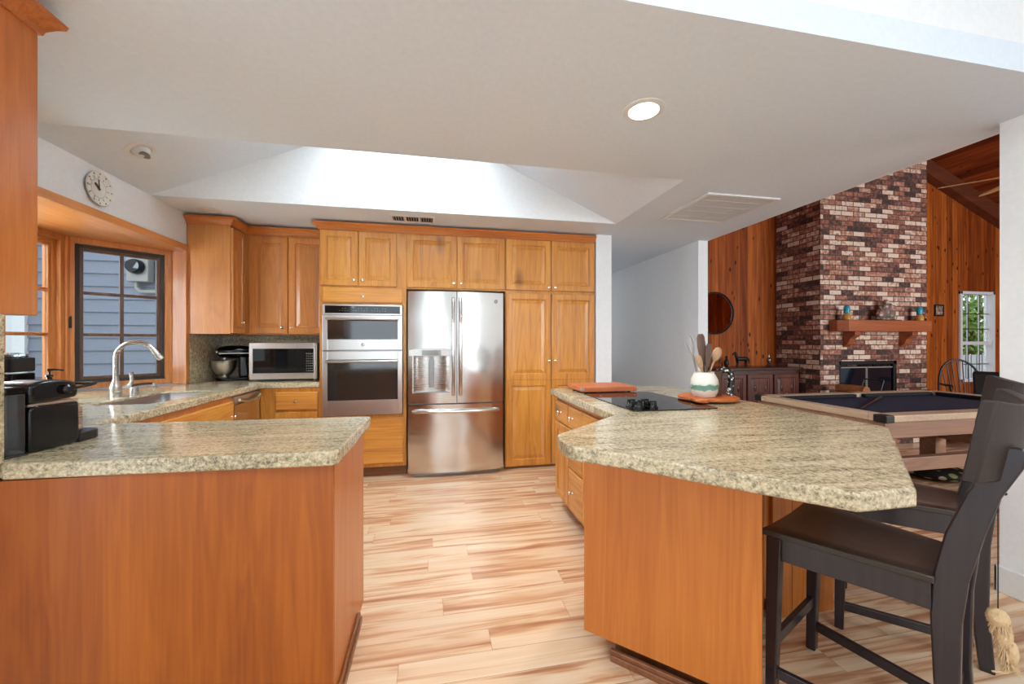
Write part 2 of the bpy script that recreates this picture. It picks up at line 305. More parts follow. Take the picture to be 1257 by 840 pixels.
# ------------------------------------------------------------------ mesh helpers
class B:
    def __init__(s): s.bm = bmesh.new()
    def _add(s, verts, faces, M=None):
        vs = [s.bm.verts.new(M @ Vector(v) if M else Vector(v)) for v in verts]
        for f in faces:
            try: s.bm.faces.new([vs[i] for i in f])
            except ValueError: pass
        return vs
    def box(s, x0, x1, y0, y1, z0, z1, M=None):
        s._add([(x0, y0, z0), (x1, y0, z0), (x1, y1, z0), (x0, y1, z0), (x0, y0, z1), (x1, y0, z1), (x1, y1, z1), (x0, y1, z1)],
               [(0, 3, 2, 1), (4, 5, 6, 7), (0, 1, 5, 4), (1, 2, 6, 5), (2, 3, 7, 6), (3, 0, 4, 7)], M); return s
    def prism(s, pts, z0, z1, M=None):
        n = len(pts)
        s._add([(p[0], p[1], z0) for p in pts] + [(p[0], p[1], z1) for p in pts],
               [tuple(range(n - 1, -1, -1)), tuple(range(n, 2 * n))] + [(i, (i + 1) % n, n + (i + 1) % n, n + i) for i in range(n)], M); return s
    def hexa(s, v, M=None):
        s._add(v, [(0, 3, 2, 1), (4, 5, 6, 7), (0, 1, 5, 4), (1, 2, 6, 5), (2, 3, 7, 6), (3, 0, 4, 7)], M); return s
    def lathe(s, prof, c=(0, 0, 0), n=24, M=None, sx=1, sy=1, caps=True):
        V, F = [], []
        for r, z in prof:
            for i in range(n):
                a = 2 * PI * i / n; V.append((c[0] + sx * r * math.cos(a), c[1] + sy * r * math.sin(a), c[2] + z))
        for k in range(len(prof) - 1):
            for i in range(n):
                j = (i + 1) % n; F.append((k * n + i, k * n + j, (k + 1) * n + j, (k + 1) * n + i))
        if caps and prof[0][0] > 1e-6: F.append(tuple(range(n - 1, -1, -1)))
        if caps and prof[-1][0] > 1e-6: F.append(tuple(range((len(prof) - 1) * n, len(prof) * n)))
        s._add(V, F, M); bmesh.ops.remove_doubles(s.bm, verts=s.bm.verts, dist=1e-6); return s
    def tube(s, pts, r, n=10, M=None, flat=None):
        pts = [Vector(p) for p in pts]; m = len(pts)
        rs = r if isinstance(r, (list, tuple)) else [r] * m
        V, F = [], []; prev = None
        for k, p in enumerate(pts):
            t = (pts[min(k + 1, m - 1)] - pts[max(k - 1, 0)]).normalized()
            if prev is None:
                a = Vector((0, 0, 1)) if abs(t.z) < .9 else Vector((1, 0, 0)); u = t.cross(a).normalized()
            else:
                u = (prev - t * prev.dot(t)).normalized()
            prev = u; w = t.cross(u)
            for i in range(n):
                a = 2 * PI * i / n
                V.append(p + (u * math.cos(a) + w * math.sin(a) * (flat or 1)) * rs[k])
        for k in range(m - 1):
            for i in range(n):
                j = (i + 1) % n; F.append((k * n + i, k * n + j, (k + 1) * n + j, (k + 1) * n + i))
        F.append(tuple(range(n - 1, -1, -1))); F.append(tuple(range((m - 1) * n, m * n)))
        s._add(V, F, M); return s
    def ball(s, c, r, M=None, n=16, m=10):
        rx, ry, rz = r if isinstance(r, (list, tuple)) else (r, r, r)
        prof = [(math.sin(PI * k / m), -math.cos(PI * k / m)) for k in range(m + 1)]
        prof[0] = (0, -1); prof[-1] = (0, 1)
        T = Matrix.Translation(c) @ Matrix.Diagonal((rx, ry, rz, 1))
        b2 = B(); b2.lathe(prof, n=n)
        vs = {}
        for v in b2.bm.verts: vs[v] = s.bm.verts.new((M @ T @ v.co) if M else (T @ v.co))
        for f in b2.bm.faces: s.bm.faces.new([vs[v] for v in f.verts])
        b2.bm.free(); return s
    def rings(s, w, h, rs, M):
        """nested rectangles: rs = [(inset, y)], x 0..w, z 0..h"""
        V = []
        for i, y in rs: V += [(i, y, i), (w - i, y, i), (w - i, y, h - i), (i, y, h - i)]
        F = [(0, 3, 2, 1)]
        for k in range(len(rs) - 1):
            for i in range(4):
                j = (i + 1) % 4; F.append((k * 4 + i, k * 4 + j, (k + 1) * 4 + j, (k + 1) * 4 + i))
        n = (len(rs) - 1) * 4; F.append((n, n + 1, n + 2, n + 3))
        s._add(V, F, M); return s
    def sweep(s, path, prof, M=None):
        """profile (out, z) swept along an open 2D path, mitred; out is to the right of travel"""
        P = [Vector((p[0], p[1])) for p in path]; n = len(P); V, F = [], []; q = len(prof)
        for k in range(n):
            d0 = (P[k] - P[k - 1]).normalized() if k else (P[1] - P[0]).normalized()
            d1 = (P[k + 1] - P[k]).normalized() if k < n - 1 else d0
            n0 = Vector((d0.y, -d0.x)); n1 = Vector((d1.y, -d1.x)); mt = (n0 + n1); mt = mt / max(.2, (1 + n0.dot(n1)))
            for o, z in prof: V.append((P[k].x + mt.x * o, P[k].y + mt.y * o, z))
        for k in range(n - 1):
            for i in range(q):
                j = (i + 1) % q; F.append((k * q + i, (k + 1) * q + i, (k + 1) * q + j, k * q + j))
        F.append(tuple(range(q))); F.append(tuple(range(n * q - 1, (n - 1) * q - 1, -1)))
        s._add(V, F, M); return s

WM = {}
def uvbox(bm, alt=False):
    uvl = bm.loops.layers.uv.new('UVMap')
    bm.normal_update()
    for f in bm.faces:
        nx, ny, nz = (abs(c) for c in f.normal)
        for l in f.loops:
            c = l.vert.co
            if nz > .7 and nz >= max(nx, ny): l[uvl].uv = (c.x, c.y)
            elif nx > ny: l[uvl].uv = (c.y, c.z)
            else: l[uvl].uv = (c.x, c.z)
def mk(name, b, mat, parent=None, bev=0, smooth=False, origin=None, seg=2):
    bm = b.bm
    bmesh.ops.recalc_face_normals(bm, faces=bm.faces)
    uvbox(bm)
    me = bpy.data.meshes.new(name)
    o = bpy.data.objects.new(name, me); COL.objects.link(o)
    if parent is not None:
        bm.transform(WM[parent].inverted()); o.parent = parent; WM[o] = WM[parent]
    else:
        if origin is None:
            xs = [v.co.x for v in bm.verts]; ys = [v.co.y for v in bm.verts]; zs = [v.co.z for v in bm.verts]
            origin = ((min(xs) + max(xs)) / 2, (min(ys) + max(ys)) / 2, min(zs))
        T = Matrix.Translation(origin); bm.transform(T.inverted()); o.location = origin; WM[o] = T
    bm.to_mesh(me); bm.free(); me.materials.append(mat)
    if smooth:
        for p in me.polygons: p.use_smooth = True
        me.set_sharp_from_angle(angle=R(38))
    if bev:
        md = o.modifiers.new('bevel', 'BEVEL'); md.width = bev; md.segments = seg; md.limit_method = 'ANGLE'; md.angle_limit = R(40); md.harden_normals = False
    return o
def thing(name, label, cat, loc=(0, 0, 0), rz=0, group=None):
    o = bpy.data.objects.new(name, None); COL.objects.link(o); o.empty_display_size = .1
    o.location = loc; o.rotation_euler = (0, 0, rz); o['label'] = label; o['category'] = cat
    if group: o['group'] = group
    WM[o] = Matrix.Translation(loc) @ Matrix.Rotation(rz, 4, 'Z'); return o
def tag(o, label, cat, group=None):
    o['label'] = label; o['category'] = cat
    if group: o['group'] = group
    return o
def struct(name, b, mat, bev=0, **k):
    o = mk(name, b, mat, None, bev, **k); o['kind'] = 'structure'; return o
T = Matrix.Translation
def RZ(a): return Matrix.Rotation(a, 4, 'Z')

def knob(door, M, x, z, y=-.021):
    b = B(); K = M @ T((x, y, z)) @ Matrix.Rotation(R(90), 4, 'X')
    b.lathe([(.009, 0), (.006, .004), (.0055, .014), (.012, .020), (.0155, .026), (.013, .031), (0, .034)], n=16, M=K)
    k = mk('knob', b, M_knob, door, smooth=True); return k
RAISED = lambda st: [(0, 0), (0, -.017), (.004, -.021), (st, -.021), (st + .005, -.012), (st + .012, -.010), (st + .045, -.019)]
SLAB = [(0, 0), (0, -.016), (.007, -.021)]
def door(parent, M, w, h, kx=None, kz=None, mat=None, st=.058, name='door', kind='raised'):
    b = B(); b.rings(w, h, RAISED(st) if kind == 'raised' else SLAB, M)
    d = mk(name, b, mat or M_door, parent)
    if kx is not None: knob(d, M, kx, kz)
    return d

# ================================================================== SETTING
b = B(); b.box(-2.75, 11.6, -4.1, 6.7, -.06, 0)
struct('floor', b, M_floor, origin=(0, 0, 0))

# flat kitchen ceiling with the skylight opening
b = B(); CZ = 2.44
b.box(-2.27, 3.02, 1.23, 2.51, CZ, CZ + .12)
b.box(-2.27, 3.02, 3.58, 6.6, CZ, CZ + .12)
b.box(1.73, 3.02, 2.51, 3.58, CZ, CZ + .12)
b.box(-2.27, -2.15, 2.51, 3.58, CZ, CZ + .12)
struct('ceiling', b, M_ceil)
# skylight well
b = B()
b.hexa([(-2.15, 2.51, CZ), (-.75, 2.51, 3.056), (-.75, 3.58, 3.056), (-2.15, 3.58, CZ), (-2.15, 2.51, CZ + .1), (-.75, 2.51, 3.156), (-.75, 3.58, 3.156), (-2.15, 3.58, CZ + .1)])
b.hexa([(.35, 2.51, 3.047), (1.73, 2.51, CZ), (1.73, 3.58, CZ), (.35, 3.58, 3.047), (.35, 2.51, 3.147), (1.73, 2.51, CZ + .1), (1.73, 3.58, CZ + .1), (.35, 3.58, 3.147)])
struct('trim_1', b, M_ceil)
b = B()
b.box(-2.149, 1.729, 3.576, 3.68, CZ + .0005, 3.5); b.box(-2.15, 1.73, 2.41, 2.51, CZ + .121, 3.5)
b.box(-.85, -.75, 2.51, 3.58, 3.06, 3.5); b.box(.35, .45, 2.51, 3.58, 3.05, 3.5)
struct('trim_2', b, M_wall)
b = B(); b.box(-.75, .35, 2.51, 3.58, 3.46, 3.47)
struct('window_1', b, M_glass)

# near room: higher ceiling, its walls (behind the camera) with big windows
b = B(); b.box(-4.1, 3.02, -4.1, 1.35, 3.42, 3.54)
struct('ceiling_near', b, M_ceil)
b = B(); b.box(-4.1, 3.02, 1.23, 1.35, CZ + .12, 3.42); b.box(-4.1, -2.15, 1.30, 1.45, 0, CZ + .12)
struct('wall_soffit', b, M_wall)
b = B()
b.box(-4.1, -2.3, -4.1, -3.98, 0, 3.42); b.box(-.4, 1.1, -4.1, -3.98, 0, 3.42); b.box(2.5, 3.02, -4.1, -3.98, 0, 3.42)
for x0_, x1_ in ((-2.3, -.4), (1.1, 2.5)): b.box(x0_, x1_, -4.1, -3.98, 0, .5); b.box(x0_, x1_, -4.1, -3.98, 2.8, 3.42)
struct('wall_front', b, M_wall)
b = B()
b.box(-4.1, -3.98, -4.1, -2.5, 0, 3.42); b.box(-4.1, -3.98, .1, 1.35, 0, 3.42); b.box(-4.1, -3.98, -2.5, .1, 0, .7); b.box(-4.1, -3.98, -2.5, .1, 2.7, 3.42)
struct('wall_near_left', b, M_wall)
# right wall near the stools
b = B(); b.box(2.90, 3.02, -4.0, 1.545, 0, CZ); b.box(2.90, 3.02, -4.0, 1.35, CZ, 3.42)
struct('wall_right', b, M_wall)
b = B(); b.box(2.885, 2.90, -4.0, 1.56, 0, .135); b.box(2.885, 3.035, 1.545, 1.56, 0, .135)
struct('baseboard_right', b, M_trim, .004)
# hall and the wall ends
b = B(); b.box(2.92, 3.04, 3.98, 6.6, 0, CZ); b.box(3.02, 3.04, 1.35, 3.98, CZ, 3.4)
struct('wall_hall_right', b, M_wall)
b = B(); b.box(1.695, 1.87, 3.97, 6.6, 0, CZ)
struct('wall_hall_left', b, M_wall)
b = B(); b.box(1.87, 2.92, 6.5, 6.6, 0, CZ)
struct('wall_hall_back', b, M_wall)
b = B(); b.box(-2.27, 1.695, 4.63, 4.75, 0, CZ)
struct('wall_back', b, M_wall)
# left wall with bay opening (y 2.08..4.05, z .925..2.105)
b = B()
b.box(-2.27, -2.15, 1.45, 2.08, 0, CZ); b.box(-2.27, -2.15, 4.05, 4.75, 0, CZ)
b.box(-2.27, -2.15, 2.08, 4.05, 2.155, CZ); b.box(-2.27, -2.15, 2.08, 4.05, 0, .86)
struct('wall_left', b, M_wall)
# stub wall under the near wall cabinet, granite clad end
b = B(); b.box(-2.15, -1.315, 1.30, 1.505, 0, 1.385); b.box(-2.15, -1.40, 1.30, 1.45, 1.385, 2.44)
struct('wall_stub', b, M_wall)
b = B(); b.box(-1.315, -1.302, 1.30, 1.515, .927, 1.384)
tag(mk('backsplash', b, M_gran, None, .001), 'granite facing on the wall end under the near wall cabinet at far left', 'backsplash')

# bay window shell (below the sill and roof) --------------------------------
bay = [(-2.27, 4.05), (-2.72, 3.62), (-2.72, 2.50), (-2.27, 2.08)]
b = B(); b.prism([(-2.15, 4.05), (-2.27, 4.05), (-2.74, 3.63), (-2.74, 2.49), (-2.27, 2.08), (-2.15, 2.08)], 2.105, 2.155)
struct('trim_3', b, M_winy)
b = B(); b.prism([(-2.27, 4.05), (-2.78, 3.64), (-2.78, 2.48), (-2.27, 2.08)], .70, .870)
struct('trim_4', b, M_whitep)
# oak jamb boards and the face trim on the wall
b = B(); b.box(-2.27, -2.148, 4.035, 4.05, .93, 2.105); b.box(-2.27, -2.148, 2.08, 2.095, .93, 2.105)
b.box(-2.155, -2.135, 4.00, 4.02 + .03, .93, 2.155)
struct('trim_5', b, M_win, .001)
b = B(); b.box(-2.155, -2.13, 2.04, 4.05, 2.105, 2.158)
struct('trim_6', b, M_winy, .002)

def window_unit(n, p0, p1, z0, z1, cols, rows, framemat, sashmat, muntmat, blk=False, inset=.03):
    """p0->p1: left to right seen from the room; room is to the right-hand rear"""
    a = Vector((p0[0], p0[1], 0)); c = Vector((p1[0], p1[1], 0)); w = (c - a).length
    ang = math.atan2(c.y - a.y, c.x - a.x); M = T((a.x, a.y, z0)) @ RZ(ang); h = z1 - z0
    o = B(); f = .045
    def frame(bb, i0, t, y0, y1):
        bb.box(i0, i0 + t, y0, y1, i0, h - i0, M); bb.box(w - i0 - t, w - i0, y0, y1, i0, h - i0, M)
        bb.box(i0 + t, w - i0 - t, y0, y1, i0, i0 + t, M); bb.box(i0 + t, w - i0 - t, y0, y1, h - i0 - t, h - i0, M)
    frame(o, 0, f, -.015, .09)
    root = struct('window_%d' % n, o, framemat, .003)
    s = B(); frame(s, f, .028, .015, .07); mk('window_frame', s, M_sashblk if blk else sashmat, root, .002)
    s = B(); frame(s, f + .028, .022, .022, .06)
    i = f + .05; ww, hh = w - 2 * i, h - 2 * i
    for k in range(1, cols): s.box(i + ww * k / cols - .012, i + ww * k / cols + .012, .025, .055, i, h - i, M)
    for k in range(1, rows): s.box(i, w - i, .024, .056, i + hh * k / rows - .012, i + hh * k / rows + .012, M)
    mk('sash', s, muntmat, root, .002)
    g = B(); g.box(i, w - i, .038, .041, i, h - i, M); mk('pane', g, M_glass, root)
    return root, M
w2, MW = window_unit(2, (-2.725, 3.61), (-2.27, 4.04), .935, 2.105, 2, 3, M_win, M_sash, M_sash, True)
w3, _ = window_unit(3, (-2.73, 2.50), (-2.73, 3.60), .935, 2.105, 3, 3, M_win, M_win, M_win)
w4, _ = window_unit(4, (-2.27, 2.085), (-2.725, 2.49), .935, 2.105, 2, 3, M_win, M_win, M_win)
b = B(); b.box(-2.79, -2.70, 3.585, 3.64, .935, 2.105)
b.box(-2.79, -2.70, 2.46, 2.51, .935, 2.105)
struct('trim_7', b, M_win, .008)
# window crank and latch on window 2
c = thing('window_crank', 'dark bronze crank handle on the sill under the dark framed window', 'window crank', (-2.30, 3.87, .926))
b = B(); b.lathe([(.02, 0), (.02, .008), (.012, .014), (.010, .03), (0, .034)], (-2.30, 3.87, .926), 14); mk('base', b, M_chrome, c, smooth=True)
b = B(); b.tube([(-2.31, 3.86, .955), (-2.345, 3.80, .955), (-2.385, 3.72, .950)], [.007, .010, .012], 8); mk('handle', b, M_sash, c, smooth=True)
b = B(); b.box(.012, .028, -.035, -.015, .47, .55, MW); b.box(.014, .026, -.045, -.035, .50, .56, MW)
tag(mk('window_latch', b, M_iron, None, .002), 'small black latch on the left jamb of the dark framed window', 'latch')

# exterior: siding wall, meter, white boards, ground
b = B(); y0 = 5.5
for k in range(24):
    z = k * .150
    b.hexa([(-4.5, y0 - .022, z), (-2.3, y0 - .022, z), (-2.3, y0 + .06, z), (-4.5, y0 + .06, z),
            (-4.5, y0 - .002, z + .150), (-2.3, y0 - .002, z + .150), (-2.3, y0 + .06, z + .150), (-4.5, y0 + .06, z + .150)])
struct('wall_exterior', b, M_siding)
b = B(); b.box(-4.62, -4.5, y0 - .05, y0 + .06, 0, 3.6)
struct('trim_8', b, M_whitep, .003)
mt = thing('electric_meter', 'grey round electric meter on the siding outside the window', 'electric meter', (-3.36, 5.4, 2.05))
b = B(); b.box(-3.47, -3.25, 5.36, 5.47, 2.00, 2.30); mk('box', b, M_grey, mt, .01)
b = B(); b.lathe([(.085, 0), (.085, .05), (.07, .085), (0, .09)], n=24, M=T((-3.36, 5.36, 2.17)) @ Matrix.Rotation(R(90), 4, 'X')); mk('dial', b, M_bglass, mt, smooth=True)
b = B(); b.tube([(-3.40, 5.42, 2.00), (-3.40, 5.42, 1.93), (-3.36, 5.42, 1.89), (-3.2, 5.42, 1.89), (-3.13, 5.42, 1.93), (-3.12, 5.42, 2.0), (-3.12, 5.42, 2.7)], .022, 8); mk('conduit', b, M_grey, mt, smooth=True)
b = B(); b.box(-12, -2.8, 1, 14, -.25, -.15); struct('ground_left', b, M_grass)
b = B(); b.box(-6.4, -6.3, 6.9, 7.0, -.15, 2.2)
for k in range(9): b.box(-7.4 + k * .24, -7.2 + k * .24, 6.9, 6.93, -.15, 2.0)
b.box(-7.5, -5.2, 6.93, 6.96, 1.6, 1.7); b.box(-7.5, -5.2, 6.93, 6.96, .3, .4)
tag(mk('fence', b, M_whitep), 'white picket fence outside beyond the bay window', 'fence')

# ------------------------------------------------------------------ living room
LY = 5.32
b = B()
b.box(3.04, 9.0, LY, LY + .12, 0, 5.0)
b.box(9.00, 9.02, LY, LY + .12, 0, 5.0)
b.box(9.02, 9.83, LY, LY + .12, 0, .60); b.box(9.02, 9.83, LY, LY + .12, 2.19, 5.0); b.box(9.83, 11.6, LY, LY + .12, 0, 5.0)
struct('wall_living_back', b, M_pine)
b = B(); b.box(11.5, 11.62, -1.5, LY, 0, 4.0); struct('wall_living_right', b, M_pine)
b = B(); b.box(3.04, 4.2, -1.62, -1.5, 0, 5); b.box(8.7, 11.6, -1.62, -1.5, 0, 5); b.box(4.2, 5.4, -1.62, -1.5, 0, 5); b.box(5.4, 8.7, -1.62, -1.5, 0, .8); b.box(5.4, 8.7, -1.62, -1.5, 3.0, 5)
struct('wall_living_front', b, M_pine)
b = B(); b.box(3.02, 3.04, -1.5, 1.35, 0, 3.4); struct('wall_living_left', b, M_pine)
# vaulted plank ceiling (boards along Y)
def roofz(X): return 4.30 - .43 * (X - 8.31)
b = B()
RX = 7.2
b.hexa([(RX, -1.6, roofz(RX)), (11.6, -1.6, roofz(11.6)), (11.6, LY + .1, roofz(11.6)), (RX, LY + .1, roofz(RX)),
        (RX, -1.6, roofz(RX) + .1), (11.6, -1.6, roofz(11.6) + .1), (11.6, LY + .1, roofz(11.6) + .1), (RX, LY + .1, roofz(RX) + .1)])
z3 = roofz(RX) - .43 * (RX - 3.02)
b.hexa([(3.02, -1.6, z3), (RX, -1.6, roofz(RX)), (RX, LY + .1, roofz(RX)), (3.02, LY + .1, z3),
        (3.02, -1.6, z3 + .1), (RX, -1.6, roofz(RX) + .1), (RX, LY + .1, roofz(RX) + .1), (3.02, LY + .1, z3 + .1)])
struct('ceiling_living', b, M_pinec)
b = B(); X1 = 11.49
b.hexa([(8.05, LY - .14, roofz(8.05) - .26), (X1, LY - .14, roofz(X1) - .26), (X1, LY, roofz(X1) - .26), (8.05, LY, roofz(8.05) - .26),
        (8.05, LY - .14, roofz(8.05)), (X1, LY - .14, roofz(X1)), (X1, LY, roofz(X1)), (8.05, LY, roofz(8.05))])
struct('trim_9', b, M_beam, .004)
# living window (white vinyl, divided upper sash)
b = B(); x0, x1, z0, z1 = 9.02, 9.83, .60, 2.19
b.box(x0, x0 + .05, LY - .03, LY + .1, z0, z1); b.box(x1 - .05, x1, LY - .03, LY + .1, z0, z1); b.box(x0, x1, LY - .03, LY + .1, z1 - .05, z1); b.box(x0, x1, LY - .03, LY + .1, z0, z0 + .05)
b.box(x0, x1, LY, LY + .08, 1.25, 1.31)
w5 = struct('window_5', b, M_whitep, .004)
b = B()
for f in (1 / 3, 2 / 3): b.box(x0 + .81 * f - .008, x0 + .81 * f + .008, LY + .03, LY + .05, z0 + .05, z1 - .05)
for z in (1.53, 1.80): b.box(x0 + .05, x1 - .05, LY + .03, LY + .05, z - .008, z + .008)
b.box(x0 + .05, x1 - .05, LY + .03, LY + .05, .90, .916)
mk('sash', b, M_dksteel, w5)
b = B(); b.box(x0 + .05, x1 - .05, LY + .055, LY + .058, z0 + .05, z1 - .05); mk('pane', b, M_glass, w5)
# brick chimney with firebox opening
CX0, CX1, CY = 5.28, 7.18, 4.60
FX0, FX1, FZ0, FZ1 = 5.60, 6.62, .36, 1.03
b = B()
b.box(CX0, FX0, CY, LY, 0, 4.95); b.box(FX1, CX1, CY, LY, 0, 4.95)
b.box(FX0, FX1, CY, LY, FZ1, 4.95); b.box(FX0, FX1, CY, LY, 0, FZ0); b.box(FX0, FX1, 5.1, LY, FZ0, FZ1)
struct('wall_chimney', b, M_brick)
b = B(); b.box(5.10, 7.35, 4.02, CY, 0, .34); struct('trim_10', b, M_brick, .004)
fb = thing('fireplace_doors', 'black framed glass doors in the brick fireplace opening', 'fireplace doors', (6.11, CY, FZ0))
b = B(); b.box(FX0, FX0 + .04, CY + .01, CY + .06, FZ0, FZ1); b.box(FX1 - .04, FX1, CY + .01, CY + .06, FZ0, FZ1); b.box(FX0, FX1, CY + .01, CY + .06, FZ1 - .05, FZ1); b.box(FX0, FX1, CY + .01, CY + .06, FZ0, FZ0 + .04)
mk('frame', b, M_iron, fb, .003)
for k in range(2):
    xa = FX0 + .05 + k * .46; b = B(); b.box(xa, xa + .45, CY + .03, CY + .04, FZ0 + .04, FZ1 - .09); d = mk('door', b, M_fbglass, fb)
    b = B(); b.box(xa, xa + .45, CY + .012, CY + .03, FZ1 - .10, FZ1 - .085); b.box(xa + .44 * (1 - k), xa + .44 * (1 - k) + .01, CY + .02, CY + .03, FZ0 + .04, FZ1 - .1); mk('trim', b, M_grey, d)
# mantel
mm = thing('mantel_shelf', 'thick wooden mantel beam on two brackets across the brick chimney', 'mantel', (6.3, CY, 1.4))
MZ0, MZ1 = 1.445, 1.600
b = B(); b.prism([(5.42, CY), (5.42, CY - .12), (5.50, CY - .22), (6.93, CY - .22), (6.99, CY - .15), (6.99, CY)], MZ0, MZ1); mk('beam', b, M_mantel, mm, .006)
for x in (5.66, 6.66):
    b = B(); Mx = T((x, CY, MZ0)) @ Matrix.Rotation(R(90), 4, 'Y') @ Matrix.Rotation(R(0), 4, 'Z')
    pts = [(0, 0), (0, -.17), (.05, -.17), (.10, -.10), (.17, -.07), (.22, 0)]
    n = len(pts); V = [(x, CY + p[1], MZ0 - p[0]) for p in pts] + [(x + .10, CY + p[1], MZ0 - p[0]) for p in pts]
    b._add(V, [tuple(range(n)), tuple(range(2 * n - 1, n - 1, -1))] + [(i, (i + 1) % n, n + (i + 1) % n, n + i) for i in range(n)])
    mk('bracket', b, M_mantel, mm, .004)

# ================================================================== KITCHEN, FIXED UNITS
ZC, ZB = .925, .875
FY = 4.0
def D(x0, z0): return T((x0, FY - .001, z0))
# crown over the tall run
def crown(path, z0=2.355, z1=2.42, out=.055):
    b = B(); b.sweep(path, [(-.01, z0), (.012, z0), (.016, z0 + .012), (.03, z0 + .03), (out - .012, z1 - .022), (out, z1 - .016), (out, z1), (-.01, z1)]); return b
c1 = mk('crown_molding', crown([(-1.04, 4.60), (-1.04, FY), (1.69, FY)][::-1][::-1]), M_crown, None)
tag(c1, 'wood crown molding along the top of the oven, fridge and pantry cabinets', 'molding')

oc = thing('oven_cabinet', 'tall alder cabinet holding the wall oven, left of the fridge', 'cabinet', (-.66, 4.3, 0))
b = B()
b.box(-1.04, -1.01, FY, 4.62, .10, 2.355); b.box(-.285, -.255, FY, 4.62, .10, 2.355)
b.box(-1.01, -.285, FY, 4.62, 1.655, 2.355); b.box(-1.01, -.285, FY, 4.62, .10, .60); b.box(-1.01, -.285, 4.5, 4.62, .6, 1.655)
mk('body', b, M_door, oc, .001)
b = B(); b.box(-1.04, -.255, FY + .06, 4.6, 0, .10); mk('toe_kick', b, M_toe, oc)
door(oc, D(-1.032, 1.830), .334, .520, .300, .055)
door(oc, D(-.690, 1.830), .345, .520, .035, .055)
door(oc, D(-1.012, 1.672), .722, .142, .361, .06, M_doorh, name='drawer', kind='slab')
door(oc, D(-1.022, .135), .74, .435, .10, .26, M_doorh, name='drawer', kind='slab')

wo = thing('wall_oven', 'stainless double wall oven with black control panel built into the tall cabinet', 'oven', (-.648, 3.98, .60))
b = B(); b.box(-1.005, -.290, 3.985, 4.45, .605, 1.652); mk('body', b, M_dksteel, wo, .002)
b = B(); b.box(-1.005, -.290, 3.962, 3.985, 1.556, 1.652); mk('control_panel', b, M_steel, wo, .002)
b = B(); b.box(-.985, -.312, 3.958, 3.962, 1.570, 1.640); cp = mk('control_glass', b, M_bglass, wo, .001)
b = B()
for k in range(18):
    if k in (4, 11): continue
    for r in range(2 if k % 3 else 1): b.box(-.86 + k * .024, -.86 + k * .024 + .010, 3.9572, 3.958, 1.592 + r * .022, 1.595 + r * .022)
mk('button_marks', b, M_grey, cp)
b = B(); b.box(-.75, -.725, 3.9571, 3.9578, 1.622, 1.632); mk('display', b, M_grey, cp)
def oven_door(z0, z1, wz0, wz1, hz, badge=None):
    b = B()
    b.box(-1.005, -.962, 3.955, 3.983, z0, z1); b.box(-.333, -.290, 3.955, 3.983, z0, z1); b.box(-.962, -.333, 3.955, 3.983, z0, wz0); b.box(-.962, -.333, 3.955, 3.983, wz1, z1)
    d = mk('door', b, M_steel, wo, .002)
    b = B(); b.box(-.962, -.333, 3.958, 3.972, wz0, wz1); mk('window', b, M_oglass, d)
    b = B(); b.tube([(-.965, 3.905, hz), (-.80, 3.898, hz), (-.648, 3.896, hz), (-.49, 3.898, hz), (-.33, 3.905, hz)], .013, 12)
    for x in (-.94, -.355): b.box(x - .012, x + .012, 3.905, 3.957, hz - .009, hz + .009)
    mk('handle', b, M_steel, d, .001, smooth=True)
    if badge:
        b = B(); b.lathe([(.016, 0), (.016, .003), (.013, .004), (0, .004)], n=20, M=T((-.648, 3.955, badge)) @ Matrix.Rotation(R(90), 4, 'X')); mk('badge', b, M_chrome, d, smooth=True)
oven_door(1.226, 1.550, 1.325, 1.530, 1.515, 1.275)
oven_door(.612, 1.212, .752, 1.135, 1.120)

fc = thing('fridge_cabinet', 'two-door knotty alder cabinet directly above the fridge', 'cabinet', (.235, 4.3, 1.82))
b = B(); b.box(-.255, .72, FY, 4.62, 1.815, 2.355); mk('body', b, M_door, fc, .001)
door(fc, D(-.250, 1.830), .480, .520, .450, .05); door(fc, D(.236, 1.830), .478, .520, .035, .05)

pc = thing('pantry_cabinet', 'tall four-door knotty alder pantry cabinet right of the fridge', 'cabinet', (1.205, 4.3, 0))
b = B(); b.box(.72, 1.69, FY, 4.62, .02, 2.355); mk('body', b, M_door, pc, .001)
door(pc, D(.726, 1.830), .474, .520, .445, .035); door(pc, D(1.208, 1.830), .474, .520, .03, .035)
for x, kx in ((.726, .445), (1.208, .03)):
    b = B(); M = D(x, .035); w, st = .474, .06
    b.rings(w, .875, RAISED(st), M); M2 = D(x, .91); b.rings(w, .890, RAISED(st), M2)
    d = mk('door', b, M_door, pc); knob(d, M, kx, 1.07)

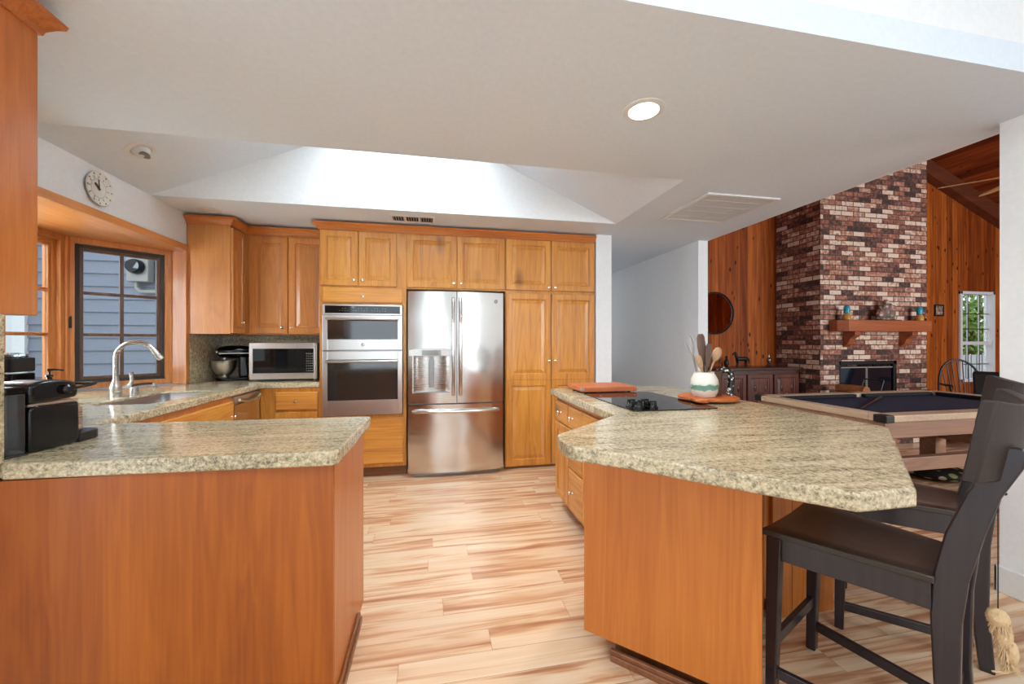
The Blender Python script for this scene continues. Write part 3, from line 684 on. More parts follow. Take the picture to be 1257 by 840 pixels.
# fridge ---------------------------------------------------------------
fr = thing('refrigerator', 'stainless French door refrigerator with water dispenser and bottom freezer drawer', 'refrigerator', (.225, 4.2, 0))
FX = .225; HW = .460
def fy(x): return 3.915 - .045 * (1 - ((x - FX) / HW) ** 2)
def bowed(x0, x1, z0, z1, hole=None, yb=3.975):
    b = B(); xs = [x0 + (x1 - x0) * k / 10 for k in range(11)]; zs = [z0, z1]
    if hole:
        xs = sorted(set(xs + [hole[0], hole[1]])); xs = [x for x in xs if not (hole[0] < x < hole[1])] + [hole[0] + (hole[1] - hole[0]) * k / 6 for k in range(1, 6)]; xs = sorted(xs); zs = [z0, hole[2], hole[3], z1]
    g = {}
    def P(i, j, k):
        if (i, j, k) not in g: g[i, j, k] = b.bm.verts.new((xs[i], fy(xs[i]) if k == 0 else yb, zs[j]))
        return g[i, j, k]
    for i in range(len(xs) - 1):
        for j in range(len(zs) - 1):
            if hole and xs[i] >= hole[0] - 1e-6 and xs[i + 1] <= hole[1] + 1e-6 and j == 1: continue
            b.bm.faces.new([P(i, j, 0), P(i + 1, j, 0), P(i + 1, j + 1, 0), P(i, j + 1, 0)])
    m, q = len(xs) - 1, len(zs) - 1
    for i in range(m):
        b.bm.faces.new([P(i, 0, 0), P(i, 0, 1), P(i + 1, 0, 1), P(i + 1, 0, 0)]); b.bm.faces.new([P(i, q, 0), P(i + 1, q, 0), P(i + 1, q, 1), P(i, q, 1)])
    for j in range(q):
        b.bm.faces.new([P(0, j, 0), P(0, j + 1, 0), P(0, j + 1, 1), P(0, j, 1)]); b.bm.faces.new([P(m, j, 0), P(m, j, 1), P(m, j + 1, 1), P(m, j + 1, 0)])
    return b
b = B(); b.box(FX - .455, FX + .455, 3.98, 4.60, .04, 1.77); b.box(FX - .42, FX + .42, 3.94, 4.5, 0, .04); mk('body', b, M_dksteel, fr, .003)
hole = (-.195, .165, .815, 1.165)
dl = mk('door', bowed(FX - HW, FX - .004, .712, 1.785, hole), M_fridge, fr, smooth=True)
dr = mk('door', bowed(FX + .004, FX + HW, .712, 1.785), M_fridge, fr, smooth=True)
dz = mk('freezer_drawer', bowed(FX - HW, FX + HW, .045, .700), M_fridge, fr, smooth=True)
for s, d in ((-1, dl), (1, dr)):
    b = B(); hx = FX + s * .034
    b.tube([(hx, fy(hx) + .002, .79), (hx, fy(hx) - .028, .83), (hx, fy(hx) - .034, 1.05), (hx, fy(hx) - .036, 1.25), (hx, fy(hx) - .034, 1.45), (hx, fy(hx) - .028, 1.68), (hx, fy(hx) + .002, 1.72)], .016, 12)
    mk('handle', b, M_fridge, d, smooth=True)
b = B(); b.tube([(x, fy(x) - (.0 if abs(x - FX) > .40 else .035), .635) for x in (FX - .41, FX - .38, FX - .2, FX, FX + .2, FX + .38, FX + .41)], .016, 12)
mk('handle', b, M_fridge, dz, smooth=True)
b = B()  # dispenser: recess tub + arched display + tray
x0, x1, z0, z1 = hole; yb = 3.972
n = 10
V = []
for k in range(n + 1):
    t = k / n; x = x0 + (x1 - x0) * t; y = 3.905 + .062 * math.sin(PI * t) ** .5
    V += [(x, y, z0), (x, y, z1)]
b._add(V, [(2 * k, 2 * k + 2, 2 * k + 3, 2 * k + 1) for k in range(n)])
b.box(x0, x1, fy(x0) - .004, 3.968, z0 - .006, z0 + .008); b.box(x0, x0 + .014, fy(x0) - .006, 3.93, z0, z1); b.box(x1 - .014, x1, fy(x1) - .006, 3.93, z0, z1)
dp = mk('dispenser', b, M_chrome, dl, smooth=True)
b = B(); pts = [(-.225, 1.165), (.195, 1.165), (.195, 1.225), (.10, 1.240), (-.015, 1.245), (-.13, 1.240), (-.225, 1.225)]
n = len(pts); V = [(p[0], fy(-.0) - .022, p[1]) for p in pts] + [(p[0], fy(p[0]) + .01, p[1]) for p in pts]
b._add(V, [tuple(range(n)), tuple(range(2 * n - 1, n - 1, -1))] + [(i, (i + 1) % n, n + (i + 1) % n, n + i) for i in range(n)]); mk('control_bezel', b, M_chrome, dp, .003)
b = B(); b.box(-.105, .075, fy(0) - .025, fy(0) - .021, 1.172, 1.222); mk('display', b, M_grey, dp, .002)
b = B(); b.box(-.105, -.075, fy(0) - .0275, fy(0) - .025, 1.176, 1.218); b.box(.045, .075, fy(0) - .0275, fy(0) - .025, 1.176, 1.218); b.box(-.03, 0, 3.90, 3.94, 1.135, 1.165); b.box(-.04, .01, 3.94, 3.95, .86, 1.13); mk('buttons', b, M_dksteel, dp, .001)
b = B(); b.lathe([(.019, 0), (.019, .003), (.015, .005), (0, .005)], n=20, M=T((FX + .385, fy(FX + .385), 1.70)) @ Matrix.Rotation(R(90), 4, 'X')); mk('badge', b, M_dksteel, dr, smooth=True)

# upper cabinets on left and back walls -----------------------------------------
UZ0, UZ1 = 1.372, 2.355
ul = thing('wall_cabinet', 'narrow wall cabinet beside the window with its plain side towards the sink', 'cabinet', (-1.97, 4.17, UZ0))
b = B(); b.box(-2.145, -1.80, 4.03, 4.62, UZ0, UZ1); mk('body', b, M_case, ul, .002)
door(ul, T((-1.799, 4.037, UZ0 + .01)) @ RZ(R(90)), .235, UZ1 - UZ0 - .03, .15, .10, M_case, st=.05)
ub = thing('wall_cabinet', 'two-door wall cabinet above the countertop microwave', 'cabinet', (-1.42, 4.45, UZ0))
b = B(); b.box(-1.80, -1.045, 4.31, 4.62, UZ0, UZ1); mk('body', b, M_case, ub, .002)
for x, kx in ((-1.755, .305), (-1.402, .035)):
    door(ub, T((x, 4.309, UZ0 + .01)), .345, UZ1 - UZ0 - .03, kx, .06, M_case, st=.06)
c2 = mk('crown_molding', crown([(-2.145, 4.03), (-1.80, 4.03), (-1.80, 4.31), (-1.10, 4.31)]), M_crown, None)
tag(c2, 'wood crown molding wrapping the corner wall cabinets beside the window', 'molding')

# near wall cabinet, top left of picture
un = thing('wall_cabinet', 'orange wood wall cabinet seen from its side at far left near the camera', 'cabinet', (-1.7, 1.45, 1.39))
b = B(); b.box(-2.14, -1.302, 1.452, 1.622, 1.388, 2.34); b.box(-1.398, -1.302, 1.295, 1.452, 1.388, 2.34); mk('body', b, M_panel2, un, .002)
b = B(); b.sweep([(-1.302, 1.295), (-1.302, 1.622), (-2.14, 1.622)], [(-.01, 2.335), (.008, 2.335), (.012, 2.35), (.03, 2.372), (.046, 2.385), (.05, 2.40), (-.01, 2.40)]); mk('crown', b, M_crown, un)

# backsplash back wall + left wall corner
b = B(); b.box(-2.14, -1.045, 4.612, 4.63, .926, UZ0); b.box(-2.15, -2.135, 4.055, 4.612, .926, UZ0)
tag(mk('backsplash', b, M_gran, None, .001), 'green grey granite backsplash behind the mixer and microwave', 'backsplash')
b = B(); b.box(-2.02, -1.94, 4.600, 4.6115, 1.10, 1.22); o = mk('outlet_plate', b, M_grey, None, .002)
tag(o, 'grey outlet plate on the granite backsplash left of the stand mixer', 'outlet')

# ---------------- countertop, U shaped, with sink cut-out
def poly_hole(outer, hole, z0, z1):
    b = B(); bm = b.bm
    def loop(pts):
        vs = [bm.verts.new((p[0], p[1], z1)) for p in pts]
        return [bm.edges.new((vs[i], vs[(i + 1) % len(vs)])) for i in range(len(vs))]
    es = loop(outer)
    if hole: es += loop(hole)
    bmesh.ops.triangle_fill(bm, use_beauty=True, use_dissolve=False, edges=es)
    r = bmesh.ops.extrude_face_region(bm, geom=list(bm.faces))
    bmesh.ops.translate(bm, verts=[v for v in r['geom'] if isinstance(v, bmesh.types.BMVert)], vec=(0, 0, z0 - z1))
    return b
def rrect(x0, x1, y0, y1, r, n=5):
    P = []
    for cx, cy, a0 in ((x1 - r, y0 + r, -90), (x1 - r, y1 - r, 0), (x0 + r, y1 - r, 90), (x0 + r, y0 + r, 180)):
        for k in range(n + 1): a = R(a0 + 90 * k / n); P.append((cx + r * math.cos(a), cy + r * math.sin(a)))
    return P
SX0, SX1, SY0, SY1 = -2.01, -1.655, 2.80, 3.47
outer = [(-.335, 1.455), (-.32, 1.475), (-.310, 2.115), (-1.535, 2.165), (-1.535, 3.985), (-1.515, 4.005), (-1.045, 4.005), (-1.045, 4.61), (-2.13, 4.61), (-2.13, 4.052),
         (-2.25, 4.03), (-2.70, 3.60), (-2.70, 2.51), (-2.25, 2.10), (-2.15, 2.08), (-2.15, 1.517), (-1.300, 1.517), (-1.300, 1.50)]
ct = mk('countertop', poly_hole(outer, rrect(SX0, SX1, SY0, SY1, .06), ZB, ZC), M_gran, None, .008, seg=3)
tag(ct, 'long green grey granite countertop running from the front peninsula past the sink to the microwave', 'countertop')
# sink
sk = thing('sink', 'undermount stainless sink set in the left counter below the window', 'sink', (-1.845, 3.1, .69))
b = B(); P = rrect(SX0 + .006, SX1 - .006, SY0 + .006, SY1 - .006, .056); n = len(P); Q = rrect(SX0 + .02, SX1 - .02, SY0 + .02, SY1 - .02, .05)
V = [(p[0], p[1], ZC - .012) for p in P] + [(p[0], p[1], .70) for p in Q]
b._add(V, [(i, (i + 1) % n, n + (i + 1) % n, n + i) for i in range(n)] + [tuple(range(n, 2 * n))])
o = mk('basin', b, M_sink, sk, smooth=True); md = o.modifiers.new('s', 'SOLIDIFY'); md.thickness = .003; md.offset = 0
b = B(); b.lathe([(.045, 0), (.04, .003), (0, .002)], (-1.845, 3.1, .7015), 20); mk('drain', b, M_dksteel, sk, smooth=True)
# faucet
fa = thing('faucet', 'tall brushed nickel gooseneck faucet behind the sink', 'faucet', (-2.13, 3.20, ZC))
fx, fyy = -2.13, 3.20
b = B(); b.lathe([(.030, 0), (.030, .006), (.027, .012), (.031, .03), (.034, .05), (.030, .075), (.021, .10), (.0155, .125), (.0145, .15)], (fx, fyy, ZC), 20); mk('base', b, M_chrome, fa, smooth=True)
dirx, diry = .96, .28
pts = [(fx, fyy, ZC + .14), (fx, fyy, ZC + .27)]
for k in range(1, 11):
    a = PI * k / 10 * .86; r = .105
    pts.append((fx + dirx * r * (1 - math.cos(a)), fyy + diry * r * (1 - math.cos(a)), ZC + .27 + r * math.sin(a)))
b = B(); b.tube(pts, .0145, 14); mk('spout', b, M_chrome, fa, smooth=True)
p = Vector(pts[-1]); q = Vector(pts[-1]) - Vector(pts[-2]); q.normalize()
b = B(); b.tube([p - q * .03, p, p + q * .055, p + q * .075], [.0155, .0185, .021, .019], 14); mk('spray_head', b, M_chrome, fa, smooth=True)
b = B(); b.tube([(fx + .02, fyy + .02, ZC + .055), (fx + .05, fyy + .045, ZC + .065), (fx + .062, fyy + .055, ZC + .10), (fx + .058, fyy + .052, ZC + .165)], [.014, .014, .011, .012], 12); mk('lever', b, M_chrome, fa, smooth=True)
b = B(); b.lathe([(.022, 0), (.022, .045), (.020, .05), (0, .05)], (-2.10, 3.32, ZC), 20)
tag(mk('air_gap_cap', b, M_chrome, None, smooth=True), 'short nickel air gap cylinder beside the faucet', 'air gap')

# base cabinets left run
sb = thing('sink_cabinet', 'sink base cabinet under the left counter with a wide plain front', 'cabinet', (-1.85, 2.85, 0))
b = B(); b.box(-1.62, -1.555, 2.17, 3.50, .10, .873); b.box(-2.14, -1.62, 2.17, 2.60, .10, .873); b.box(-2.14, -1.62, 2.60, 3.50, .10, .66); mk('body', b, M_case, sb, .002)
b = B(); b.box(-2.1, -1.62, 2.17, 3.50, 0, .10); mk('toe_kick', b, M_toe, sb)
ML = lambda y, z: T((-1.554, y, z)) @ RZ(R(90))
door(sb, ML(2.66, .135), .83, .70, .80, .58, M_doory, name='door', kind='slab')
door(sb, ML(2.20, .135), .44, .70, .40, .58, M_doory, name='door', kind='slab')
dw = thing('dishwasher', 'stainless dishwasher under the left counter near the corner', 'dishwasher', (-1.8, 3.75, 0))
b = B(); b.box(-2.14, -1.56, 3.502, 3.985, .02, .868); mk('body', b, M_dksteel, dw, .002)
b = B(); b.box(-1.56, -1.538, 3.512, 3.978, .12, .80); mk('door', b, M_fridge, dw, .004)
b = B(); b.box(-1.56, -1.538, 3.512, 3.978, .805, .862); mk('control_panel', b, M_steel, dw, .003)
b = B(); b.tube([(-1.522, 3.56, .835), (-1.508, 3.62, .815), (-1.505, 3.75, .81), (-1.508, 3.88, .815), (-1.522, 3.94, .835)], .012, 10); mk('handle', b, M_steel, dw, smooth=True)
db = thing('drawer_cabinet', 'corner base cabinet with a drawer, below the microwave', 'cabinet', (-1.3, 4.3, 0))
b = B(); b.box(-1.555, -1.045, 4.03, 4.60, .10, .873); mk('body', b, M_door, db, .002)
b = B(); b.box(-1.555, -1.045, 4.09, 4.60, 0, .10); mk('toe_kick', b, M_toe, db)
MD = lambda x, z: T((x, 4.029, z))
door(db, MD(-1.425, .670), .365, .165, .182, .08, M_doorh, name='drawer', kind='slab')
door(db, MD(-1.425, .135), .365, .515, .33, .44, M_door, st=.05)

# peninsula base
pb = thing('peninsula_cabinet', 'front peninsula base clad in plain orange wood veneer', 'cabinet', (-.85, 1.8, 0))
b = B(); b.box(-1.29, -.358, 1.515, 2.115, .06, .873); mk('body', b, M_panel, pb, .002)
b = B(); b.box(-1.300, -.345, 1.498, 1.514, .0, .873); mk('front_panel', b, M_panel, pb, .001)
b = B(); b.box(-.357, -.344, 1.515, 2.112, .0, .873); mk('end_panel', b, M_panel2, pb, .001)
b = B(); b.box(-.343, -.330, 1.49, 1.955, 0, .045); b.box(-.330, -.322, 1.49, 1.952, 0, .028); mk('base_molding', b, M_toe, pb, .004)

# ---------------- island
ib = thing('island_cabinet', 'angled island base with honey wood panels and drawers facing the fridge', 'cabinet', (1.4, 2.3, 0))
b = B()
body = [(.975, 3.05), (1.90, 3.05), (1.90, 1.61), (1.53, 1.61), (1.085, 1.165), (.655, 1.595), (.975, 1.945)]
b.prism(body[::-1], .09, .873); mk('body', b, M_panel2, ib, .001)
b = B(); b.prism([(1.03, 3.0), (1.85, 3.0), (1.85, 1.66), (1.50, 1.66), (1.08, 1.24), (.755, 1.565), (1.03, 1.865)][::-1], 0, .09); mk('toe_kick', b, M_toe, ib)
def strip(bb, a, c, t, z0, z1):  # board along a->c with thickness to the right
    a = Vector(a); c = Vector(c); d = (c - a).normalized(); n_ = Vector((d.y, -d.x)) * t
    bb.prism([a, c, c + n_, a + n_], z0, z1)
b = B(); strip(b, (.635, 1.600), (1.085, 1.150), .014, .085, .873); mk('front_panel', b, M_panel2, ib, .001)
b = B(); strip(b, (.72, 1.53), (1.06, 1.19), .016, 0, .045); strip(b, (.712, 1.518), (1.052, 1.178), .010, 0, .028); mk('base_molding', b, M_toe, ib, .004)
b = B(); b.box(1.56, 1.665, 1.592, 1.608, .0, .873); mk('filler_panel', b, M_panel2, ib, .001)
b = B(); b.box(1.668, 1.905, 1.592, 1.608, .0, .873); mk('filler_panel', b, M_panel2, ib, .001)
MI = lambda y, z: T((.974, y, z)) @ RZ(R(-90))
door(ib, MI(3.045, .69), .30, .150, .15, .075, M_doory, name='drawer', kind='slab')
door(ib, MI(3.045, .105), .30, .572, None, None, M_door, st=.05)
door(ib, MI(2.735, .69), .27, .150, .095, .075, M_doory, name='drawer', kind='slab')
door(ib, MI(2.735, .405), .27, .275, .095, .14, M_doory, name='drawer', kind='slab')
door(ib, MI(2.735, .105), .27, .290, .095, .14, M_doory, name='drawer', kind='slab')
door(ib, MI(2.455, .69), .38, .150, .19, .075, M_doory, name='drawer', kind='slab')
door(ib, MI(2.455, .105), .38, .572, .34, .50, M_door, st=.05)
top = [(.93, 3.10), (1.965, 3.10), (1.965, 1.41), (1.955, 1.385), (1.215, .800), (1.035, .800), (.800, 1.045), (.635, 1.225), (.545, 1.30), (.497, 1.345), (.478, 1.40), (.480, 1.48), (.497, 1.555), (.895, 1.895), (.925, 1.93)]
it = mk('countertop', poly_hole(top, None, ZB, ZC), M_gran, None, .008, seg=3)
tag(it, 'large angled granite island countertop with the cooktop and an overhang for stools', 'countertop')
# cooktop
ck = thing('cooktop', 'black glass cooktop set in the island counter', 'cooktop', (1.32, 2.33, ZC))
b = B(); b.prism(rrect(1.055, 1.575, 1.965, 2.705, .02), ZC + .0005, ZC + .006); mk('glass_top', b, M_bglass, ck, .001)
b = B()
for cx, cy, r in ((1.44, 2.17, .09), (1.44, 2.52, .075), (1.20, 2.52, .09), (1.24, 2.30, .06)):
    for rr in (r,):
        n = 40; V = [];
        for k in range(n): a = 2 * PI * k / n; V += [(cx + rr * math.cos(a), cy + rr * math.sin(a), ZC + .0063), (cx + (rr - .003) * math.cos(a), cy + (rr - .003) * math.sin(a), ZC + .0063)]
        b._add(V, [(2 * k, 2 * ((k + 1) % n), 2 * ((k + 1) % n) + 1, 2 * k + 1) for k in range(n)])
mk('burner_rings', b, M_dksteel, ck)
for x, y in ((1.11, 2.02), (1.195, 2.02), (1.11, 2.10), (1.195, 2.10), (1.152, 2.06)):
    b = B(); b.lathe([(.030, 0), (.030, .010), (.024, .013), (.022, .034), (.019, .038), (0, .038)], (x, y, ZC + .006), 18); b.box(x - .022, x + .022, y - .004, y + .004, ZC + .04, ZC + .048); mk('knob', b, M_black, ck, smooth=True)

# ================================================================== LOOSE THINGS ON THE ISLAND
b = B(); b.box(1.055, 1.485, 2.722, 3.045, ZC + .012, ZC + .045)
cb = thing('cutting_board', 'thick rectangular wooden cutting board behind the cooktop', 'cutting board', (1.27, 2.88, ZC))
mk('board', b, M_board, cb, .004)
for x in (1.10, 1.44):
    for y in (2.76, 3.00):
        b = B(); b.lathe([(.012, 0), (.010, .0125)], (x, y, ZC), 12); mk('foot', b, M_mblack, cb)
for y in (2.722,):
    b = B(); b.box(1.052, 1.075, 2.719, 2.760, ZC + .022, ZC + .036); mk('corner_inset', b, M_grey, cb, .001)
tv = thing('serving_board', 'round wooden serving board with a short handle under the utensil crock', 'serving board', (1.73, 2.265, ZC))
b = B(); b.lathe([(.150, 0), (.178, .004), (.180, .016), (.172, .020), (0, .020)], (1.73, 2.265, ZC + .010), 40); mk('board', b, M_trivet, tv, smooth=True)
b = B(); b.prism([(1.57, 2.20), (1.545, 2.135), (1.565, 2.10), (1.60, 2.095), (1.635, 2.115), (1.665, 2.15)], ZC + .012, ZC + .028); mk('handle', b, M_trivet, tv, .004)
for k in range(3):
    a = R(90 + 120 * k); b = B(); b.lathe([(.016, 0), (.013, .0105)], (1.73 + .11 * math.cos(a), 2.265 + .11 * math.sin(a), ZC), 12); mk('foot', b, M_trivet, tv)
TZ = ZC + .0305
b = B(); cx, cy = 1.675, 2.225
b.lathe([(.058, 0), (.064, .004), (.077, .035), (.082, .075), (.078, .110), (.062, .142), (.056, .150), (.058, .157), (.053, .157), (.052, .148), (.060, .13), (.070, .09), (.068, .04), (0, .012)], (cx, cy, TZ), 36)
tag(mk('utensil_crock', b, M_crock, None, smooth=True, origin=(cx, cy, TZ)), 'cream stoneware crock with a green band holding wooden utensils', 'crock')
def utensil(name, label, base, top, mat, headw, headl, kind):
    a = Vector((cx + base[0], cy + base[1], TZ + .03)); t = Vector((cx + top[0], cy + top[1], top[2])); d = (t - a).normalized()
    th = thing(name, label, 'utensil', tuple(a)); hb = t - d * headl
    b = B(); b.tube([a, a.lerp(hb, .5), hb], [.005, .0055, .007], 8); mk('handle', b, mat, th, smooth=True)
    side = Vector((.98, -.19, 0)).cross(d).cross(d) * -1; side = (Vector((.98, -.19, 0)) - d * Vector((.98, -.19, 0)).dot(d)).normalized(); nn = d.cross(side)
    b = B()
    if kind == 'spoon':
        rot = Matrix((side, nn, d)).transposed().to_4x4(); b.ball((0, 0, 0), (headw, .010, headl * .55), T(t - d * headl * .5) @ rot); mk('bowl', b, mat, th, smooth=True)
    elif kind == 'blade':
        V = []; prof = [(0, .35), (.25, .8), (.6, 1), (.9, .9), (1, .55)]
        for f, wv in prof:
            c_ = hb + d * headl * f
            for sx_, ny in ((-1, -1), (1, -1), (1, 1), (-1, 1)): V.append(c_ + side * headw * wv * sx_ + nn * .004 * ny)
        F = [(0, 1, 2, 3), (16, 19, 18, 17)]
        for k in range(4):
            for i in range(4): j = (i + 1) % 4; F.append((k * 4 + i, k * 4 + j, k * 4 + 4 + j, k * 4 + 4 + i))
        b._add(V, F); mk('blade', b, mat, th, .002)
    else:  # whisk
        for k in range(5):
            a2 = PI * k / 5; u = side * math.cos(a2) + nn * math.sin(a2)
            P = [hb + d * headl * (.5 - .5 * math.cos(PI * s / 8) if s <= 8 else 0) + u * headw * math.sin(PI * s / 8) for s in range(9)]
            P2 = [hb + d * headl * (.5 - .5 * math.cos(PI * s / 8)) - u * headw * math.sin(PI * s / 8) for s in range(9)]
            b.tube(P, .0012, 5); b.tube(P2, .0012, 5)
        mk('wires', b, M_steel, th, smooth=True)
utensil('whisk', 'wire whisk leaning left in the utensil crock', (-.01, .02), (-.088, .035, 1.345), M_steel, .030, .12, 'whisk')
utensil('spatula', 'long dark wooden spatula at the middle of the utensil crock', (.012, 0), (-.028, .0, 1.35), M_spoond, .026, .20, 'blade')
utensil('spatula', 'brown wooden turner just right of the dark spatula in the crock', (-.010, -.02), (.012, -.03, 1.29), M_spoond, .020, .15, 'blade')
utensil('wooden_spoon', 'pale wooden spoon leaning right in the utensil crock', (-.02, .0), (.098, -.01, 1.262), M_spoon, .030, .085, 'spoon')
utensil('wooden_spoon', 'wooden spoon behind the pale right-leaning spoon in the crock', (-.015, .02), (.066, .045, 1.25), M_spoon, .026, .08, 'spoon')
utensil('wooden_spoon', 'short tan wooden spoon at the left side of the crock', (.01, -.02), (-.060, -.02, 1.215), M_spoon, .018, .09, 'blade')
jg = thing('jug', 'brown pottery jug with a black and white dotted handle beside the crock', 'jug', (1.80, 2.285, TZ))
b = B(); b.lathe([(.036, 0), (.040, .01), (.040, .12), (.043, .155), (.039, .155), (.036, .12), (.036, .012), (0, .01)], (1.80, 2.285, TZ), 24); mk('body', b, M_jugb, jg, smooth=True)
b = B(); b.tube([(1.825, 2.275, TZ + .150), (1.855, 2.262, TZ + .165), (1.882, 2.250, TZ + .150), (1.888, 2.248, TZ + .10), (1.882, 2.250, TZ + .02), (1.878, 2.252, TZ + .004)], [.018, .019, .021, .020, .020, .021], 12); mk('handle', b, M_jugdot, jg, smooth=True)

# ================================================================== LOOSE THINGS ON THE LEFT
# capsule coffee machine -- local: x along length (towards +Y world), y to the left side
em_rz = math.atan2(.985, .15)
em = thing('coffee_machine', 'glossy black capsule coffee machine on the peninsula counter', 'coffee machine', (-1.372, 1.56, ZC), em_rz)
E_ = WM[em]
def eprof(pts, y0, y1):
    n = len(pts); b = B(); b._add([(p[0], y0, p[1]) for p in pts] + [(p[0], y1, p[1]) for p in pts],
        [tuple(range(n)), tuple(range(2 * n - 1, n - 1, -1))] + [(i, (i + 1) % n, n + (i + 1) % n, n + i) for i in range(n)], E_); return b
arc = lambda cx, cz, r, a0, a1, n: [(cx + r * math.cos(R(a0 + (a1 - a0) * k / n)), cz + r * math.sin(R(a0 + (a1 - a0) * k / n))) for k in range(n + 1)]
low = [(.06, .004), (.215, .004), (.225, .02), (.222, .155)] + [(.10, .160)] + arc(.085, .135, .025, 90, 180, 4)
mk('body', eprof(low, -.045, .075), M_black, em, .010, seg=4, smooth=True)
up = [(.058, .165), (.212, .172), (.216, .200), (.205, .232)] + [(.14, .243), (.085, .240)] + arc(.075, .215, .020, 100, 180, 4)
mk('head', eprof(up, -.050, .080), M_black, em, .013, seg=4, smooth=True)
b = B(); b.box(.062, .222, -.040, .070, .157, .166, E_); mk('waist', b, M_chrome, em, .001)
b = B(); b.prism([(.005, -.03), (.052, -.045), (.052, .075), (.005, .06)], .006, .205, E_); mk('water_tank', b, M_smoke, em, .006)
b = B(); b.prism([(.0, -.035), (.056, -.048), (.056, .078), (.0, .065)], .206, .228, E_); mk('tank_lid', b, M_black, em, .005)
b = B(); b.prism([(.0, -.035), (.056, -.048), (.056, .078), (.0, .065)], 0, .006, E_); mk('tank_base', b, M_black, em, .002)
b = B(); b.prism([(.22, -.045), (.285, -.035)] + [(.285 + .045 * math.sin(R(a)), .015 - .05 * math.cos(R(a))) for a in range(15, 180, 15)] + [(.285, .065), (.22, .075)], .0, .035, E_); mk('drip_tray', b, M_black, em, .004)
b = B(); b.lathe([(.017, 0), (.017, .012), (.010, .018), (0, .018)], n=18, M=E_ @ T((.165, -.050, .205)) @ Matrix.Rotation(R(90), 4, 'X')); b.tube([E_ @ Vector(p) for p in ((.165, -.062, .205), (.24, -.06, .212), (.275, -.05, .216), (.275, .07, .216), (.24, .085, .212))], .006, 8); mk('lever', b, M_black, em, smooth=True)
b = B(); b.box(.226, .262, -.02, .05, .036, .135, E_); mk('capsule_cup', b, M_chrome, em, .010)

gd = thing('canister', 'square black countertop canister with a clear lid behind the coffee machine', 'canister', (-2.047, 2.407, ZC))
b = B(); b.prism(rrect(-2.11, -1.985, 2.345, 2.47, .018), ZC, 1.145); mk('base', b, M_black, gd, .005)
b = B(); b.prism(rrect(-2.11, -1.985, 2.345, 2.47, .018), 1.152, 1.222); mk('top', b, M_mblack, gd, .006)
b = B(); b.lathe([(.056, 0), (.061, .006), (.060, .016), (.03, .024), (0, .024)], (-2.047, 2.407, 1.2225), 24); mk('lid', b, M_smoke, gd, smooth=True)
sp = thing('soap_dispenser', 'small black soap pump on the counter by the bay window', 'soap dispenser', (-2.24, 2.86, ZC))
b = B(); b.lathe([(.024, 0), (.027, .01), (.027, .12), (.012, .15), (.012, .165), (.016, .168), (.016, .18), (.005, .182), (.005, .205)], (-2.24, 2.86, ZC), 18); mk('bottle', b, M_black, sp, smooth=True)
b = B(); b.tube([(-2.245, 2.855, ZC + .208), (-2.22, 2.87, ZC + .21), (-2.19, 2.89, ZC + .203)], [.008, .006, .004], 8); mk('pump', b, M_black, sp, smooth=True)

# stand mixer
mx_ = thing('stand_mixer', 'black stand mixer with stainless bowl in the counter corner', 'stand mixer', (-1.93, 4.38, ZC), R(-150))
X_ = WM[mx_]   # local +x = head direction
b = B(); P = [(.12 * math.cos(R(a)) * .62 + .07, .085 * math.sin(R(a))) for a in range(-90, 91, 15)] + [(-.10, .075), (-.135, .05), (-.135, -.05), (-.10, -.075)]
b.prism(P, 0, .028, X_); mk('base', b, M_black, mx_, .008, seg=3)
b = B(); b.hexa([(-.125, -.045, .028), (-.045, -.045, .028), (-.045, .045, .028), (-.125, .045, .028), (-.11, -.036, .235), (-.04, -.036, .235), (-.04, .036, .235), (-.11, .036, .235)], X_); mk('column', b, M_black, mx_, .014, seg=3)
b = B(); b.lathe([(0, -.15), (.035, -.145), (.052, -.11), (.058, -.05), (.057, .03), (.050, .09), (.040, .125), (.028, .135), (0, .136)], n=24, sx=1.1, M=X_ @ T((-.01, 0, .278)) @ Matrix.Rotation(R(90), 4, 'Y')); hd = mk('head', b, M_black, mx_, smooth=True)
b = B(); b.lathe([(.018, 0), (.018, .014), (.010, .02), (0, .02)], n=16, M=X_ @ T((.125, 0, .278)) @ Matrix.Rotation(R(90), 4, 'Y')); b.box(-.14, .12, -.0605, .0605, .262, .268, X_); mk('hub', b, M_chrome, hd, smooth=True)
b = B(); b.lathe([(.022, 0), (.030, -.02), (.012, -.03), (.008, -.07)], n=16, M=X_ @ T((.075, 0, .225))); mk('beater_shaft', b, M_chrome, mx_, smooth=True)
b = B(); b.lathe([(.048, 0), (.050, .012), (.040, .018), (.062, .035), (.092, .08), (.103, .13), (.108, .165), (.111, .168), (.106, .168), (.098, .13), (.086, .08), (.05, .04), (0, .03)], n=32, M=X_ @ T((.075, 0, .029))); mk('bowl', b, M_steel, mx_, smooth=True)
# countertop microwave
mw = thing('microwave', 'stainless countertop microwave with black glass door below the wall cabinets', 'microwave', (-1.42, 4.4, ZC))
b = B(); b.box(-1.715, -1.115, 4.215, 4.60, ZC + .016, 1.292)
for x in (-1.68, -1.15):
    for y in (4.25, 4.55): b.lathe([(.015, 0), (.015, .016)], (x, y, ZC), 10)
mk('body', b, M_dksteel, mw, .002)
b = B(); b.box(-1.715, -1.685, 4.195, 4.214, .941, 1.292); b.box(-1.145, -1.115, 4.195, 4.214, .941, 1.292); b.box(-1.685, -1.145, 4.195, 4.214, .941, 1.000); b.box(-1.685, -1.145, 4.195, 4.214, 1.235, 1.292); mk('frame', b, M_steel, mw, .003)
b = B(); b.box(-1.685, -1.225, 4.199, 4.212, 1.000, 1.235); mk('door', b, M_bglass, mw)
b = B(); b.box(-1.224, -1.145, 4.199, 4.212, 1.000, 1.235); kp = mk('keypad', b, M_bglass, mw)
b = B()
